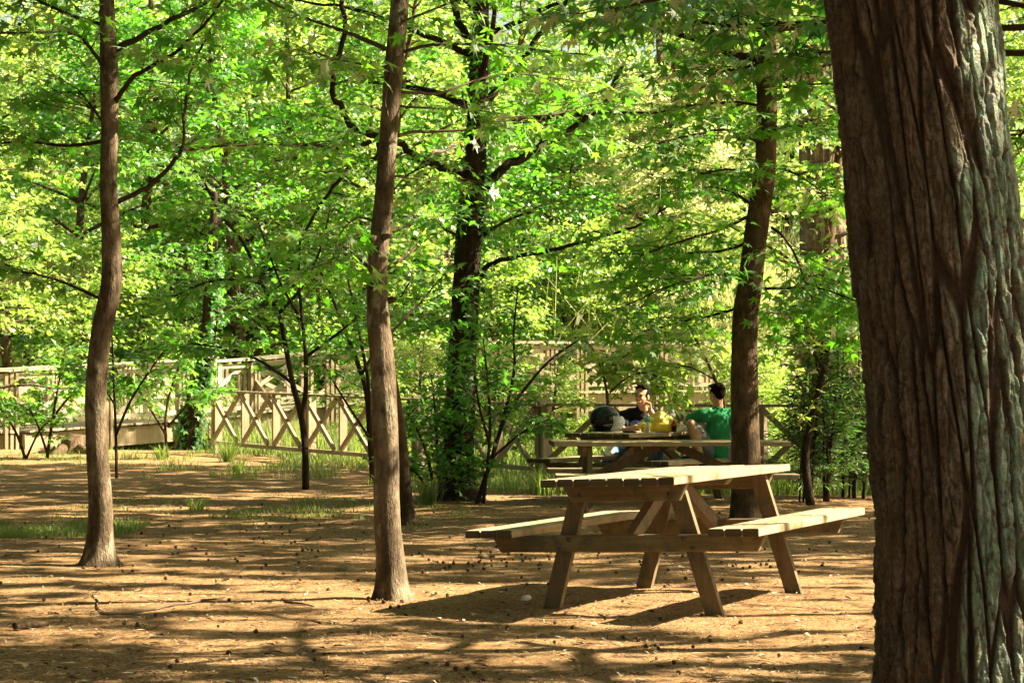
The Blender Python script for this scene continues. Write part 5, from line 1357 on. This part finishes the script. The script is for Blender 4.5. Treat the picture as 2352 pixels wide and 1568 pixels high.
# far woodland closing the view
def woods():
    rs = np.random.RandomState(8); n = 150000
    x = rs.uniform(-24,24,n); y = rs.uniform(68,84,n); z = rs.uniform(0,15,n)
    den = fbm(x*.35, y*.35, z*.35, 3)
    thr = .40+.16*sstep(9,14.5,z)+.10*np.exp(-((x-6.6)/.8)**2-((z-12.6)/1.5)**2)+.12*np.exp(-((x+12)/1.2)**2-((z-13.5)/1.6)**2)
    k = den > thr; x, y, z = x[k], y[k], z[k]; n = len(x)
    p = np.stack([x,y,z+gz(x,y)],1); d = rs.normal(0,1,(n,3)); d[:,2] -= .3; nn = rs.normal(0,.8,(n,3))+[.3,-.2,.6]
    Fo = Foliage(); Fo.bulk(p, d, nn, rs.uniform(.18,.34,n))
    r = random.Random(3)
    for i in range(26):
        X = r.uniform(-20,20); Y = r.uniform(69,83); Z = gzf(X,Y); Fo.tw.tube([Vector((X,Y,Z-.3)),Vector((X+r.uniform(-.4,.4),Y,Z+6)),Vector((X+r.uniform(-.8,.8),Y,Z+14))],[.25,.18,.06],6)
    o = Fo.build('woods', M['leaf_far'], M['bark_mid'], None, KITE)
    tag(o, 'far mass of bright woodland foliage closing the view', kind='stuff')
woods()

# --- trees outside the frame on the sunny side; their crowns throw the dappled shade
SH = [(7.6,13.2,8.4,2.9,'sweetgum off to the right whose crown shades the front dirt'),(9.0,17.0,9.0,3.0,'tall sweetgum off to the right behind the front table line'),(7.0,19.8,8.2,2.6,'sweetgum right of the huge trunk shading the middle table'),(10.2,23.4,9.2,3.0,'tall sweetgum far right shading the rear table'),(6.2,9.6,8.0,2.6,'sweetgum near the viewer at right shading the picture foot'),(8.6,27.0,8.4,2.7,'sweetgum at the right end of the shaded fence')]
for i, (x, y, H, R, lab) in enumerate(SH):
    T = generic_tree('sweetgum_tree', lab, x, y, H, .14, 2.6, R, 26, 1.0, 11, .15, .10, M['leaf'], M['bark'], M['twig'], TRI, 600+i, 'sweetgum trees in the clearing', 2, None, twr=.0012, lr=.45)
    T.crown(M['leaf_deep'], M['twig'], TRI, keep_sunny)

def shading_woods():  # unseen ring and overhead leaves, added to dim the light in the clearing
    rs = np.random.RandomState(18); n = 60000
    a = rs.uniform(math.radians(112), math.radians(255), n); R = rs.uniform(13,24,n)
    x = R*np.cos(a); y = R*np.sin(a)+8; z = rs.uniform(.2,13,n)
    m = 100000; x2 = rs.uniform(-18,20,m); y2 = rs.uniform(-13,34,m); z2 = rs.uniform(8.3,12.5,m)
    x, y, z = np.concatenate([x,x2]), np.concatenate([y,y2]), np.concatenate([z,z2])
    den = fbm(x*.3, y*.3, z*.3, 3); inframe = (y > 2) & (np.abs(x) < y*.26+1.2) & (z < 1.3+y*.19+.6)
    k = (den > .40) & ~inframe; x, y, z = x[k], y[k], z[k]; n = len(x)
    Fo = Foliage(); d = rs.normal(0,1,(n,3)); Fo.bulk(np.stack([x,y,z],1), d, rs.normal(0,.7,(n,3))+[0,0,.7], rs.uniform(.3,.5,n))
    r = random.Random(5)
    for i in range(22):
        A = math.radians(r.uniform(120,340)); q = r.uniform(14,23); X, Y = q*math.cos(A), q*math.sin(A)+8; Fo.tw.tube([Vector((X,Y,-.3)),Vector((X+.2,Y,6)),Vector((X,Y,12))],[.2,.14,.05],7)
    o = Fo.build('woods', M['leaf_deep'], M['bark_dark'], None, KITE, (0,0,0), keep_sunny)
    tag(o, 'unseen leafy woodland canopy added around the clearing to block light', kind='stuff')
shading_woods()

# ================================================================== LIGHT, SKY, CAMERA
w = bpy.data.worlds.new('World'); scene.world = w; w.use_nodes = True; nt = w.node_tree
bg = nt.nodes['Background']; sky = nt.nodes.new('ShaderNodeTexSky'); sky.sky_type = 'NISHITA'; sky.sun_disc = False
sky.sun_elevation = SUN_EL; sky.sun_rotation = math.radians(90)-SUN_AZ; sky.dust_density = 3.0; sky.air_density = 1.0; sky.ozone_density = 1.0
tint = mixc(nt, 1, sky.outputs[0], (1.0,.90,.68), 'MULTIPLY')
nt.links.new(tint, bg.inputs[0]); bg.inputs[1].default_value = .05
ld = bpy.data.lights.new('sun','SUN'); ld.energy = 5.0; ld.angle = math.radians(.5); ld.color = (1,.86,.60)
lo = bpy.data.objects.new('sun', ld); COL.objects.link(lo); lo.rotation_euler = (-SUN).to_track_quat('-Z','Y').to_euler()

cd = bpy.data.cameras.new('camera'); cam = bpy.data.objects.new('camera', cd); COL.objects.link(cam)
cam.location = (0,0,CAMZ); cam.rotation_euler = (math.radians(90),0,0)
cd.sensor_width = 36; cd.lens = F/2352*36; cd.shift_y = (HY-784)/2352; cd.clip_end = 1000; cd.clip_start = .1
cd.dof.use_dof = True; cd.dof.focus_distance = 17; cd.dof.aperture_fstop = 22
scene.camera = cam
scene.render.engine = 'CYCLES'
scene.cycles.use_denoising = True; scene.cycles.max_bounces = 8; scene.cycles.diffuse_bounces = 4; scene.cycles.transmission_bounces = 6; scene.cycles.transparent_max_bounces = 6
scene.cycles.use_adaptive_sampling = True; scene.cycles.adaptive_threshold = .02
scene.view_settings.view_transform = 'Standard'; scene.view_settings.look = 'None'; scene.view_settings.exposure = 2.5; scene.view_settings.gamma = 1
